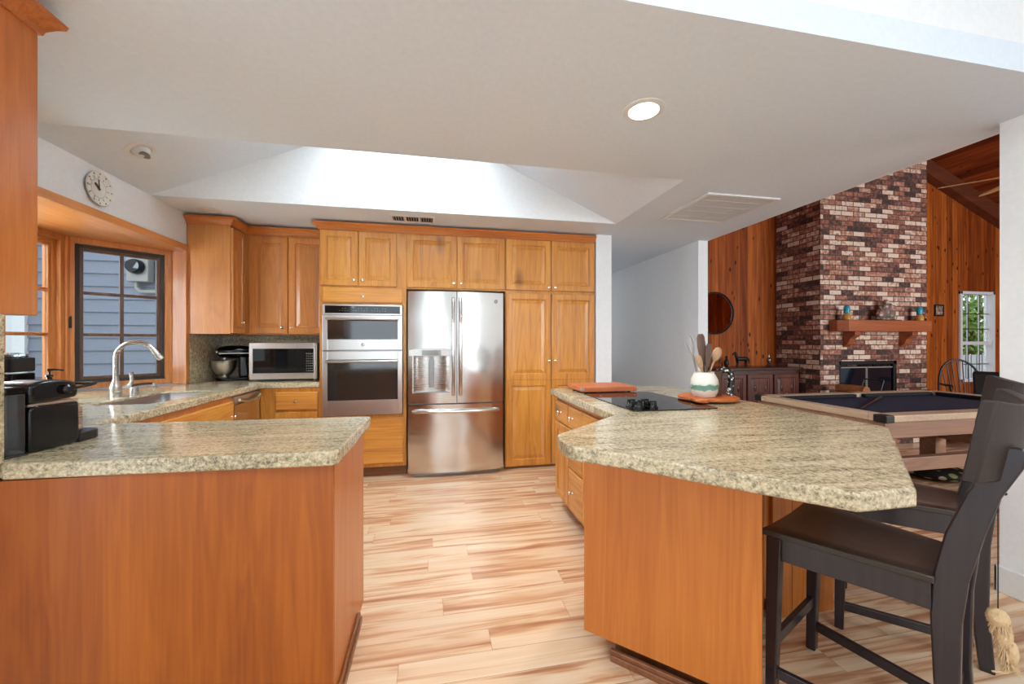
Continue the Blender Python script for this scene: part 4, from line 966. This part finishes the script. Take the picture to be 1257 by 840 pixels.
for i in range(4):
    for j in range(8): b.box(-1.214 + i * .017, -1.214 + i * .017 + .009, 4.1982, 4.199, 1.015 + j * .024, 1.015 + j * .024 + .008)
mk('buttons', b, M_grey, kp)

# clock (decorative plate clock, roman-like tick marks)
KX = T((-2.15, 3.07, 2.30)) @ Matrix.Rotation(R(90), 4, 'Y')
cl = thing('wall_clock', 'round white china plate clock on the wall above the window header', 'clock', (-2.15, 3.07, 2.30))
b = B(); b.lathe([(.06, .0), (.085, .004), (.104, .016), (.110, .020), (.107, .023), (.080, .012), (0, .010)], n=40, M=KX); mk('plate', b, M_clock, cl, smooth=True)
b = B()
for k in range(12):
    Mk = KX @ RZ(R(30 * k)); b.box(.066, .080, -.0025, .0025, .0135, .0145, Mk); b.box(.0905, .1, -.004, .004, .019, .0215, Mk)
mk('numerals', b, M_grey, cl)
b = B()
n = 28; V = []
for k in range(n): a = 2 * PI * k / n; V += [(.060 * math.cos(a), .060 * math.sin(a), .0125), (.0575 * math.cos(a), .0575 * math.sin(a), .0125)]
b._add(V, [(2 * k, 2 * ((k + 1) % n), 2 * ((k + 1) % n) + 1, 2 * k + 1) for k in range(n)], KX); mk('inner_ring', b, M_grey, cl)
for ln, wd_, ang in ((.056, .003, 184), (.042, .005, 230)):
    b = B(); b.box(-.01, ln, -wd_, wd_, .016, .0175, KX @ RZ(R(ang))); mk('hand', b, M_iron, cl)

# ceiling fixtures
dl_ = thing('recessed_light', 'lit round recessed ceiling light above the island', 'ceiling light', (1.014, 1.793, CZ - .012))
b = B(); n = 36; b.lathe([(.072, -.001), (.072, -.008), (.098, -.004), (.100, -.0005)], (1.014, 1.793, CZ), n); mk('trim_ring', b, M_trim, dl_, smooth=True)
b = B(); b.lathe([(.071, 0), (.071, .004)], (1.014, 1.793, CZ - .0085), 32); mk('lens', b, M_lamp, dl_)
sl = bpy.data.lights.new('recessed_lamp', 'SPOT'); sl.energy = 52; sl.spot_size = R(165); sl.spot_blend = .6; sl.shadow_soft_size = .07; sl.color = (1, .93, .84)
so = bpy.data.objects.new('recessed_lamp', sl); COL.objects.link(so); so.location = (1.014, 1.793, CZ - .03)
b = B(); b.lathe([(.055, -.001), (.055, -.006), (.078, -.003), (.08, -.0005)], (-1.889, 3.882, CZ), 28)
o = mk('recessed_light', b, M_trim, None, smooth=True); tag(o, 'unlit white recessed light in the low ceiling above the corner wall cabinet', 'ceiling light')
sA = math.atan(.44); K_ = T((-1.878, 3.03, 2.56)) @ Matrix.Rotation(-sA, 4, 'Y')
ey = thing('eyeball_light', 'white swivel eyeball light in the sloped skylight side near the clock', 'ceiling light', (-1.878, 3.03, 2.55))
b = B(); b.lathe([(.055, -.002), (.060, -.008), (.085, -.004), (.087, -.001)], n=28, M=K_); mk('trim_ring', b, M_trim, ey, smooth=True)
b = B(); b.ball((0, 0, 0), .048, K_ @ T((0, 0, -.008))); bl = mk('ball', b, M_trim, ey, smooth=True)
b = B(); b.lathe([(.026, 0), (.030, .012), (.022, .013), (0, .006)], n=20, M=K_ @ T((.018, -.016, -.046)) @ Matrix.Rotation(R(160), 4, 'X') @ Matrix.Rotation(R(-24), 4, 'Y')); mk('lamp', b, M_dksteel, bl, smooth=True)
vt = thing('ceiling_vent', 'small dark supply vent in the ceiling in front of the cabinets', 'vent', (-.185, 3.8, CZ - .01))
b = B(); b.box(-.385, .015, 3.70, 3.725, CZ - .008, CZ); b.box(-.385, .015, 3.865, 3.89, CZ - .008, CZ)
for x in (-.385, -.262, -.135, -.005): b.box(x, x + .02, 3.725, 3.865, CZ - .008, CZ)
mk('frame', b, M_trim, vt, .002)
b = B(); b.box(-.365, -.005, 3.725, 3.865, CZ - .002, CZ - .0005); mk('backing', b, M_dkgap, vt)
b = B()
for k in range(16): b.box(-.36 + k * .0225, -.352 + k * .0225, 3.725, 3.865, CZ - .006, CZ - .0025)
mk('slats', b, M_grey, vt)
import json
# return air grille
def onceil(px, py):
    d = (CZ - 1.3) * 489 / (420 - py); u = (px - 628.5) / 489; return (d * (.1943 + .9809 * u), d * (.9809 - .1943 * u))
gx0, gy1 = 1.93, 3.66
gx0, gx1, gy0, gy1 = 2.05, 2.70, 2.68, 3.32
rg = thing('return_grille', 'large white return air grille in the ceiling near the hallway', 'vent', ((gx0 + gx1) / 2, (gy0 + gy1) / 2, CZ - .015))
b = B(); t = .03; z0, z1 = CZ - .014, CZ
b.box(gx0, gx1, gy0, gy0 + t, z0, z1); b.box(gx0, gx1, gy1 - t, gy1, z0, z1); b.box(gx0, gx0 + t, gy0 + t, gy1 - t, z0, z1); b.box(gx1 - t, gx1, gy0 + t, gy1 - t, z0, z1)
mk('frame', b, M_trim, rg, .003)
b = B()
k = 0; y = gy0 + t
while y < gy1 - t - .012:
    b.hexa([(gx0 + t, y, z0 + .004), (gx1 - t, y, z0 + .004), (gx1 - t, y + .009, z0 + .002), (gx0 + t, y + .009, z0 + .002), (gx0 + t, y + .001, z0 + .006), (gx1 - t, y + .001, z0 + .006), (gx1 - t, y + .010, z0 + .004), (gx0 + t, y + .010, z0 + .004)]); y += .0125
for q in (1, 2, 3, 4): yy = gy0 + (gy1 - gy0) * q / 5; b.box(gx0 + t, gx1 - t, yy - .007, yy + .007, z0 + .0, z0 + .006)
mk('louvers', b, M_louv, rg)
b = B(); b.box(gx0 + t, gx1 - t, gy0 + t, gy1 - t, CZ - .003, CZ - .001); mk('backing', b, M_grey, rg)

# ================================================================== STOOLS
def stool(label, P, rz, seatz=.60):
    """P = front-left seat corner on floor; local x: backwards, local y: to the sitter's right; the seat narrows to the back"""
    s = thing('counter_stool', label, 'stool', (P[0], P[1], 0), rz, 'dark wooden counter stools at the island')
    S_ = WM[s]; Dp, Wd, ins = .46, .44, .075; lt = .038
    e = lambda x: ins * x / Dp      # inset of the side at depth x
    for y, sg in ((0, 1), (Wd, -1)):
        b = B(); t = seatz - .004; y2 = y + sg * lt
        b.hexa([(-.004, y, 0), (lt * .75, y, 0), (lt * .75, y2, 0), (-.004, y2, 0), (0, y, t), (lt * 1.25, y, t), (lt * 1.25, y2, t), (0, y2, t)], S_); mk('leg', b, M_esp, s, .004)
    for y, sg in ((ins, 1), (Wd - ins, -1)):     # rear legs sweep up into posts
        b = B(); st = [(.0, .440, .482), (.25, .415, .466), (.50, .406, .470), (.62, .412, .482), (.75, .436, .508), (.88, .478, .540), (.97, .522, .578), (1.005, .538, .584), (1.02, .550, .578)]
        V = []; y2 = y + sg * .030
        for z, xa, xb in st: V += [(xa, y, z), (xb, y, z), (xb, y2, z), (xa, y2, z)]
        m = len(st); F = [(0, 3, 2, 1), (4 * m - 4, 4 * m - 3, 4 * m - 2, 4 * m - 1)]
        for k in range(m - 1):
            for i in range(4): j = (i + 1) % 4; F.append((k * 4 + i, k * 4 + j, k * 4 + 4 + j, k * 4 + 4 + i))
        b._add(V, F, S_); mk('leg', b, M_esp, s, .005)
    za, zb = seatz - .085, seatz - .004
    def bar(x0, x1, o0, o1, za, zb, name):
        for sd in (0, 1):
            f = (lambda x, o: e(x) + o) if sd == 0 else (lambda x, o: Wd - e(x) - o)
            b = B(); b.hexa([(x0, f(x0, o0), za), (x1, f(x1, o0), za), (x1, f(x1, o1), za), (x0, f(x0, o1), za), (x0, f(x0, o0), zb), (x1, f(x1, o0), zb), (x1, f(x1, o1), zb), (x0, f(x0, o1), zb)], S_); mk(name, b, M_esp, s, .002)
    bar(lt * 1.2, .41, .004, .026, za, zb, 'apron')
    b = B(); b.box(.006, .028, lt, Wd - lt, za, zb, S_); mk('apron', b, M_esp, s, .002)
    b = B(); b.box(.425, .445, ins + .03, Wd - ins - .03, za, zb, S_); mk('apron', b, M_esp, s, .002)
    bar(.03, .425, .006, .026, .085, .120, 'stretcher')
    b = B(); b.box(.004, .024, lt, Wd - lt, .185, .225, S_); mk('stretcher', b, M_esp, s, .002)
    b = B(); b.box(.43, .45, ins + .03, Wd - ins - .03, .20, .235, S_); mk('stretcher', b, M_esp, s, .002)
    # saddle seat
    b = B(); n, m = 14, 12; g = []
    for zo in (0, 1):
        for i in range(n + 1):
            for j in range(m + 1):
                x = -.012 + (Dp - .03) * i / n; y0_, y1_ = -.008 + e(x), Wd + .008 - e(x); y = y0_ + (y1_ - y0_) * j / m; t = 2 * j / m - 1; u = 2 * i / n - 1
                z = seatz + (.026 - .018 * (1 - t * t) * (.6 + .4 * (1 - u * u)) - (.008 if max(abs(t), abs(u)) > .99 else 0)) if zo else seatz - .003
                g.append((x, y, z))
    F = []; s0 = (n + 1) * (m + 1)
    I = lambda k, i, j: k * s0 + i * (m + 1) + j
    for i in range(n):
        for j in range(m): F.append((I(1, i, j), I(1, i + 1, j), I(1, i + 1, j + 1), I(1, i, j + 1))); F.append((I(0, i, j), I(0, i, j + 1), I(0, i + 1, j + 1), I(0, i + 1, j)))
    for i in range(n): F.append((I(0, i, 0), I(0, i + 1, 0), I(1, i + 1, 0), I(1, i, 0))); F.append((I(0, i, m), I(1, i, m), I(1, i + 1, m), I(0, i + 1, m)))
    for j in range(m): F.append((I(0, 0, j), I(1, 0, j), I(1, 0, j + 1), I(0, 0, j + 1))); F.append((I(0, n, j), I(0, n, j + 1), I(1, n, j + 1), I(1, n, j)))
    b._add(g, F, S_); mk('seat', b, M_leather, s, .003, smooth=True)
    # curved back slab on the front of the posts
    b = B(); n = 20; V = []
    for i in range(n + 1):
        t = 2 * i / n - 1; y = Wd / 2 + t * .222; bow = .062 * (1 - t * t) - .004
        for z, lean in ((.925, .512 - .006), (1.150 - .022 * (1 - t * t), .572 - .030)):
            for th_ in (-.030, 0): V.append((lean + bow + th_, y, z))
    F = []
    for i in range(n):
        a = i * 4; c_ = a + 4
        F += [(a, c_, c_ + 2, a + 2), (a + 1, a + 3, c_ + 3, c_ + 1), (a, a + 1, c_ + 1, c_), (a + 2, c_ + 2, c_ + 3, a + 3)]
    F += [(0, 2, 3, 1), (n * 4, n * 4 + 1, n * 4 + 3, n * 4 + 2)]
    b._add(V, F, S_); mk('backrest', b, M_backslab, s, .005, smooth=True)
    return s
st1 = stool('dark wooden counter stool nearest the camera, its leather seat pushed under the island corner', (1.192, 1.247), R(-65))
st2 = stool('second dark counter stool, behind the nearest one beside the white wall', (1.795, 1.492), R(-53))

# cat toy hanging on a cord from the near stool
TX, TY = 1.507, .806
ty = thing('cat_toy', 'tan furry cat toy hanging on a black cord behind the near stool', 'cat toy', (TX, TY, .42))
b = B(); b.tube([(TX, TY, .895), (TX, TY, .75), (TX, TY, .575)], .0016, 6); b.tube([(1.478, .838, .898), (1.495, .820, .900), (TX, TY, .895), (1.520, .797, .888)], .0045, 6); mk('cord', b, M_string, ty, smooth=True)
b = B(); b.ball((TX, TY, .550), (.024, .022, .026)); b.ball((TX + .008, TY - .006, .505), (.019, .018, .036)); b.ball((TX + .020, TY - .014, .462), (.016, .015, .034))
b.tube([(TX + .02, TY - .014, .45), (TX + .022, TY - .016, .42), (TX + .008, TY - .006, .405), (TX - .012, TY + .006, .402)], [.012, .008, .005, .002], 8)
for k in range(420):
    h_ = random.uniform(.425, .57); f = (.56 - h_) / .12; a = random.uniform(0, 2 * PI); rr = .021 if h_ > .52 else .016
    p = Vector((TX + .018 * f + rr * math.cos(a) * .8, TY - .012 * f + rr * math.sin(a) * .8, h_)); q = p + Vector((math.cos(a) * .006, math.sin(a) * .006, -.018)) 
    b.tube([p, q], [.0016, .0004], 3)
mk('fur', b, M_fur, ty, smooth=True)

# ================================================================== LIVING ROOM THINGS
# pool table
PX0, PX1, PY0, PY1 = 3.085, 5.25, 2.21, 3.36
pt = thing('pool_table', 'pool table with dark navy felt and light wood rails beyond the island', 'pool table', (4.1, 2.8, 0))
b = B(); t = .115; zt = .785
b.box(PX0, PX1, PY0, PY0 + t, zt - .05, zt); b.box(PX0, PX1, PY1 - t, PY1, zt - .05, zt); b.box(PX0, PX0 + t, PY0 + t, PY1 - t, zt - .05, zt); b.box(PX1 - t, PX1, PY0 + t, PY1 - t, zt - .05, zt)
mk('rail', b, M_ptr, pt, .008)
b = B(); b.box(PX0 + .02, PX1 - .02, PY0 + .02, PY1 - .02, zt - .165, zt - .052); mk('apron', b, M_ptw, pt, .004)
b = B(); b.box(PX0 + t, PX1 - t, PY0 + t, PY1 - t, zt - .052, zt - .038); mk('bed', b, M_felt, pt)
b = B(); c_ = .04
b.box(PX0 + t, PX0 + t + c_, PY0 + t + .05, PY1 - t - .05, zt - .035, zt - .003); b.box(PX1 - t - c_, PX1 - t, PY0 + t + .05, PY1 - t - .05, zt - .035, zt - .003)
for xa, xb in ((PX0 + t + .05, (PX0 + PX1) / 2 - .05), ((PX0 + PX1) / 2 + .05, PX1 - t - .05)):
    b.box(xa, xb, PY0 + t, PY0 + t + c_, zt - .035, zt - .003); b.box(xa, xb, PY1 - t - c_, PY1 - t, zt - .035, zt - .003)
mk('cushion', b, M_cush, pt, .006)
for x in (PX0, (PX0 + PX1) / 2 - .05, PX1 - .10):
    for y in (PY0, PY1 - .09):
        b = B(); b.box(x - .003, x + .075 + .003, y - .003 if y == PY0 else y + .01, y + .083 if y == PY0 else y + .093, zt - .052, zt + .002); mk('pocket', b, M_iron, pt, .008)
for x in (PX0 + .10, PX1 - .28):
    for y in (PY0 + .10, PY1 - .25):
        b = B(); b.box(x, x + .14, y, y + .14, 0, zt - .167); mk('leg', b, M_ptw, pt, .006)
for y in (PY0 + .14, PY1 - .21):
    b = B(); b.box(PX0 + .24, PX1 - .28, y, y + .06, .33, .43); mk('stretcher', b, M_ptw, pt, .004)
for x in (PX0 + .14, PX1 - .24):
    b = B(); b.box(x, x + .06, PY0 + .24, PY1 - .25, .33, .43); mk('stretcher', b, M_ptw, pt, .004)
# pool cue lying on the bed
b = B(); b.tube([(3.40, 2.62, .757), (4.3, 3.12, .760)], [.006, .012], 8); tag(mk('pool_cue', b, M_esp, None, smooth=True), 'slim dark cue lying across the pool table felt', 'pool cue')
b = B(); b.ball((4.72, 3.0, .065), (.26, .30, .065)); o = mk('cushion', b, M_cushsp, None, smooth=True)
tag(o, 'black cushion with orange and green spots on the floor under the pool table', 'cushion')

# sideboard
sd = thing('sideboard', 'dark carved wooden sideboard against the pine wall left of the chimney', 'sideboard', (4.55, 5.08, 0))
b = B(); b.box(3.86, 5.22, 4.87, 5.30, .10, .90); mk('body', b, M_side, sd, .004)
b = B(); b.box(3.82, 5.25, 4.83, 5.31, .90, .935); mk('top', b, M_side, sd, .008)
b = B(); b.box(3.88, 5.20, 4.89, 5.28, 0, .10); mk('plinth', b, M_side, sd)
for k in range(3):
    xa = 3.90 + k * .44
    Mx = T((xa, 4.869, .16)); b = B(); b.rings(.41, .68, RAISED(.05), Mx); d = mk('door', b, M_sidel, sd)
    b = B(); ccx, ccz = xa + .205, .50
    for q in range(8): a = 2 * PI * q / 8; b.ball((ccx + .06 * math.cos(a), 4.847, ccz + .06 * math.sin(a)), (.03, .012, .03), n=8, m=6)
    b.ball((ccx, 4.845, ccz), (.03, .02, .03), n=10, m=6)
    for q in range(4): a = PI / 4 + PI / 2 * q; b.ball((ccx + .12 * math.cos(a), 4.849, ccz + .2 * math.sin(a)), (.022, .010, .05), n=8, m=6)
    mk('carving', b, M_side, d, smooth=True)
# horse figurine
hz = .9365; hx, hy = 4.37, 5.0
hs = thing('horse_figurine', 'dark horse figurine standing on the sideboard', 'figurine', (hx, hy, hz))
b = B(); b.tube([(hx - .075, hy, hz + .125), (hx - .03, hy, hz + .120), (hx + .03, hy, hz + .118), (hx + .075, hy, hz + .125)], [.026, .032, .030, .028], 10)
b.tube([(hx - .07, hy, hz + .13), (hx - .10, hy, hz + .18), (hx - .105, hy, hz + .21)], [.024, .018, .014], 8)
b.tube([(hx - .098, hy, hz + .212), (hx - .13, hy, hz + .195), (hx - .150, hy, hz + .178)], [.016, .013, .009], 8)
for dx, dy in ((-.07, .014), (-.07, -.014), (.07, .014), (.07, -.014)): b.tube([(hx + dx, hy + dy, hz + .115), (hx + dx + .006, hy + dy, hz + .055), (hx + dx, hy + dy, hz)], [.015, .008, .008], 7)
b.tube([(hx + .09, hy, hz + .135), (hx + .12, hy, hz + .11), (hx + .125, hy, hz + .05)], [.010, .012, .004], 7)
mk('body', b, M_iron, hs, smooth=True)
b = B(); b.tube([(hx - .085, hy, hz + .15), (hx - .085, hy, hz + .20), (hx - .10, hy, hz + .225)], [.008, .010, .004], 6); mk('mane', b, M_iron, hs)
b = B(); b.lathe([(.05, 0), (.055, .01), (.03, .03), (.018, .05), (.03, .08), (.03, .11), (.010, .135), (.010, .17), (.014, .175), (.0, .18)], (4.85, 5.02, .9365), 18)
tag(mk('decanter', b, M_dksteel, None, smooth=True), 'small dark glass decanter on the sideboard right of the horse figurine', 'decanter')
b = B(); b.lathe([(.03, 0), (.02, .01), (.035, .05), (.03, .09), (.012, .12), (.018, .15), (0, .17)], (4.12, 5.0, .9365), 16)
tag(mk('figurine', b, M_iron, None, smooth=True), 'small black figurine on the sideboard just left of the horse', 'figurine')
# mirror
mr = thing('wall_mirror', 'round wall mirror with thin dark frame on the pine wall', 'mirror', (4.16, LY, 1.73))
KM = T((4.175, LY - .001, 1.735)) @ Matrix.Rotation(R(90), 4, 'X')
b = B(); b.lathe([(.300, 0), (.320, .005), (.322, .022), (.305, .028), (.300, .020), (.300, 0)], n=48, M=KM, caps=False); mk('frame', b, M_iron, mr, smooth=True)
b = B(); b.lathe([(.302, .002), (.302, .012), (0, .013)], n=48, M=KM); mk('glass', b, M_mirror, mr)
# mantel items
def mitem(px): return None
def jar(x, label):
    j = thing('candle_jar', label, 'candle jar', (x, 4.48, MZ1), 0, 'jars at the ends of the mantel')
    b = B(); b.lathe([(.038, 0), (.048, .01), (.048, .065), (.034, .09)], (x, 4.48, MZ1), 20); mk('base', b, M_amber, j, smooth=True)
    b = B(); b.lathe([(.024, .09), (.033, .10), (.036, .15), (.033, .185), (.026, .20), (.026, .195), (0, .192)], (x, 4.48, MZ1), 20); mk('top', b, M_blue, j, smooth=True)
jar(5.58, 'small teal and amber jar at the left end of the mantel')
jar(6.86, 'small teal and amber jar at the right end of the mantel')
fg = thing('figurine', 'pinkish brown figurine group standing at the middle of the mantel', 'figurine', (6.25, 4.48, MZ1))
b = B(); b.ball((6.25, 4.48, MZ1 + .03), (.17, .06, .03)); b.ball((6.17, 4.48, MZ1 + .09), (.07, .05, .08)); b.ball((6.25, 4.48, MZ1 + .14), (.06, .05, .12)); b.ball((6.24, 4.47, MZ1 + .26), (.035, .035, .04)); b.ball((6.33, 4.47, MZ1 + .10), (.06, .045, .08)); b.ball((6.30, 4.46, MZ1 + .20), (.03, .03, .045)); b.ball((6.38, 4.48, MZ1 + .05), (.05, .04, .04))
b.tube([(6.17, 4.46, MZ1 + .12), (6.12, 4.45, MZ1 + .17), (6.10, 4.45, MZ1 + .20)], .016, 8); b.tube([(6.30, 4.46, MZ1 + .16), (6.35, 4.44, MZ1 + .21)], .014, 8)
mk('figures', b, M_fig, fg, smooth=True)
b = B(); b.box(6.05, 6.45, 4.42, 4.54, MZ1, MZ1 + .012); mk('base', b, M_iron, fg, .003)
b = B(); b.hexa([(6.92, 4.47, MZ1), (6.985, 4.47, MZ1), (6.985, 4.49, MZ1), (6.92, 4.49, MZ1), (6.955, 4.49, MZ1 + .10), (6.96, 4.49, MZ1 + .10), (6.96, 4.50, MZ1 + .10), (6.955, 4.50, MZ1 + .10)])
tag(mk('ornament', b, M_iron), 'tiny black triangular ornament at the right tip of the mantel', 'ornament')
pf = thing('picture_frame', 'small dark framed square picture on the pine wall by the window', 'picture', (8.56, LY, 1.84))
b = B(); x, z = 8.56, 1.845; b.box(x - .10, x + .10, LY - .02, LY - .001, z - .10, z - .08); b.box(x - .10, x + .10, LY - .02, LY - .001, z + .08, z + .10); b.box(x - .10, x - .08, LY - .02, LY - .001, z - .08, z + .08); b.box(x + .08, x + .10, LY - .02, LY - .001, z - .08, z + .08); mk('frame', b, M_iron, pf)
b = B(); b.box(x - .08, x + .08, LY - .012, LY - .002, z - .08, z + .08); b.ball((x, LY - .012, z), (.05, .006, .055)); mk('picture', b, M_fig, pf)
# hearth log basket
lb = thing('log_holder', 'curved iron log holder with firewood on the brick hearth', 'log holder', (5.40, 4.25, .34))
b = B()
for y in (4.13, 4.37):
    b.tube([(5.73, y, .80), (5.68, y, .66), (5.66, y, .50), (5.62, y, .40), (5.52, y, .352), (5.26, y, .352), (5.16, y, .40), (5.12, y, .50), (5.08, y, .62)], .009, 8)
b.tube([(5.73, 4.13, .80), (5.73, 4.37, .80)], .009, 8); b.box(5.28, 5.50, 4.12, 4.38, .341, .350); mk('rack', b, M_iron, lb, smooth=True)
for k, (x, z, r) in enumerate(((5.245, .437, .062), (5.39, .425, .062), (5.535, .437, .062), (5.315, .555, .062), (5.465, .555, .062), (5.39, .675, .060))):
    b = B(); b.tube([(x, 4.08, z), (x + .003, 4.25, z + .002), (x, 4.44, z)], [r, r * 1.02, r * .97], 9)
    tag(mk('firewood_log', b, M_log, None, smooth=False), 'split firewood log in the iron holder on the brick hearth', 'firewood', 'firewood logs in the holder')

# ceiling fan
fn = thing('ceiling_fan', 'ceiling fan with pale wooden blades below the vaulted plank ceiling', 'ceiling fan', (4.19, 2.06, 2.5))
zr = z3 + .43 * (4.19 - 3.02)
b = B(); b.lathe([(.0, 0), (.07, .01), (.09, .04), (.09, .10), (.05, .13), (.012, .14), (.012, zr - 2.48)], (4.19, 2.06, 2.46), 20); b.lathe([(.06, zr - 2.48 - .05), (.065, zr - 2.48)], (4.19, 2.06, 2.46), 20); mk('motor', b, M_iron, fn, smooth=True)
for k in range(5):
    a = math.atan2(.352, -.29) - R(72 * k)
    Mb = T((4.19, 2.06, 2.505)) @ RZ(a) @ Matrix.Rotation(R(-14), 4, 'X')
    b = B(); b.prism([(.08, -.025), (.16, -.045), (.40, -.060), (.455, -.045), (.47, 0), (.455, .045), (.40, .060), (.16, .045), (.08, .025)], 0, .008, Mb); mk('blade', b, M_fanw, fn, .002)

# Windsor chair (back and seat seen over the pool table)
wc = thing('windsor_chair', 'black Windsor chair with bowed spindle back near the living room window', 'chair', (7.22, 4.15, 0), R(235))
W_ = WM[wc]
b = B(); b.prism([(.22 * math.cos(R(a)) * (1.05), .21 * math.sin(R(a))) for a in range(0, 360, 15)], .44, .475, W_); mk('seat', b, M_iron, wc, .008)
bow = [(-.17 - .0 * k, 0, 0) for k in range(1)]
P = [W_ @ Vector((-.17 - .10 * math.sin(PI * k / 16), -.23 * math.cos(PI * k / 16), .475 + .02 + .55 * math.sin(PI * k / 16) ** .6)) for k in range(17)]
b = B(); b.tube(P, .013, 8); mk('back_bow', b, M_iron, wc, smooth=True)
for k in range(7):
    t = -.75 + 1.5 * k / 6; th_ = math.acos(-t) if abs(t) <= 1 else 0
    topz = .495 + .55 * math.sin(th_) ** .6; b = B(); b.tube([W_ @ Vector((-.165, t * .17, .475)), W_ @ Vector((-.17 - .10 * math.sin(th_), t * .23, topz))], .007, 6); mk('spindle', b, M_iron, wc, smooth=True)
for s_ in (-1, 1):
    b = B(); b.tube([W_ @ Vector((-.20, s_ * .215, .70)), W_ @ Vector((.0, s_ * .25, .70)), W_ @ Vector((.14, s_ * .24, .70))], [.012, .015, .018], 8); b.tube([W_ @ Vector((.10, s_ * .24, .70)), W_ @ Vector((.08, s_ * .18, .475))], .010, 8); mk('armrest', b, M_iron, wc, smooth=True)
    for sx in (-1, 1):
        b = B(); b.tube([W_ @ Vector((sx * .13, s_ * .13, .445)), W_ @ Vector((sx * .17, s_ * .16, .2)), W_ @ Vector((sx * .20, s_ * .19, 0))], [.013, .019, .011], 8); mk('leg', b, M_iron, wc, smooth=True)
ac = thing('armchair', 'black high-armed chair beside the Windsor chair, partly behind the white wall', 'chair', (6.62, 3.42, 0), R(205))
A_ = WM[ac]
b = B(); b.box(-.28, .28, -.30, .30, .20, .45, A_); mk('seat', b, M_mblack, ac, .03)
b = B(); b.hexa([(-.32, -.30, .42), (-.22, -.30, .42), (-.22, .30, .42), (-.32, .30, .42), (-.44, -.34, .93), (-.36, -.34, .90), (-.36, .34, .90), (-.44, .34, .93)], A_); mk('backrest', b, M_mblack, ac, .02)
for s_ in (-1, 1):
    b = B(); b.box(-.25, .28, s_ * .34 - .04, s_ * .34 + .04, .18, .62, A_); mk('armrest', b, M_mblack, ac, .02)
    for sx in (-.22, .22): b = B(); b.tube([A_ @ Vector((sx, s_ * .25, .21)), A_ @ Vector((sx * 1.1, s_ * .27, 0))], [.02, .014], 8); mk('leg', b, M_iron, ac)

# outside the living window: ground, shrub, dark fence
b = B(); b.box(5, 20, 5.6, 20, -.3, -.2); struct('ground_back', b, M_grass)
tr = thing('tree', 'leafy green tree outside the living room window', 'tree', (16.2, 9.2, -.2))
b = B(); b.tube([(16.2, 9.2, -.2), (16.25, 9.2, 1.0), (16.1, 9.25, 2.3)], [.10, .08, .04], 8)
for k in range(6): a = k * 1.05; b.tube([(16.2, 9.2, .9 + .2 * k), (16.2 + .7 * math.cos(a), 9.2 + .5 * math.sin(a), 1.5 + .2 * k)], [.035, .01], 6)
mk('trunk', b, M_log, tr, smooth=True)
b = B()
for k in range(4200):
    u = random.gauss(0, .55); v = random.gauss(0, .5); w_ = random.gauss(1.5, .8)
    p = Vector((16.2 + u * 1.5, 9.2 + v, max(.1, w_))); d1 = Vector([random.uniform(-1, 1) for _ in range(3)]).normalized(); d2 = d1.cross(Vector([random.uniform(-1, 1) for _ in range(3)])).normalized()
    b._add([p, p + d1 * .08 + d2 * .045, p + d1 * .16, p + d1 * .08 - d2 * .045], [(0, 1, 2, 3)])
o = mk('foliage', b, M_leaf, tr); o['kind'] = 'stuff'
b = B()
for k in range(24): b.box(9.8 + k * .16, 9.94 + k * .16, 6.6, 6.63, -.2, 1.02)
b.box(9.8, 13.6, 6.63, 6.67, .85, .95)
tag(mk('fence', b, M_dksteel), 'grey slatted fence outside the living room window', 'fence')
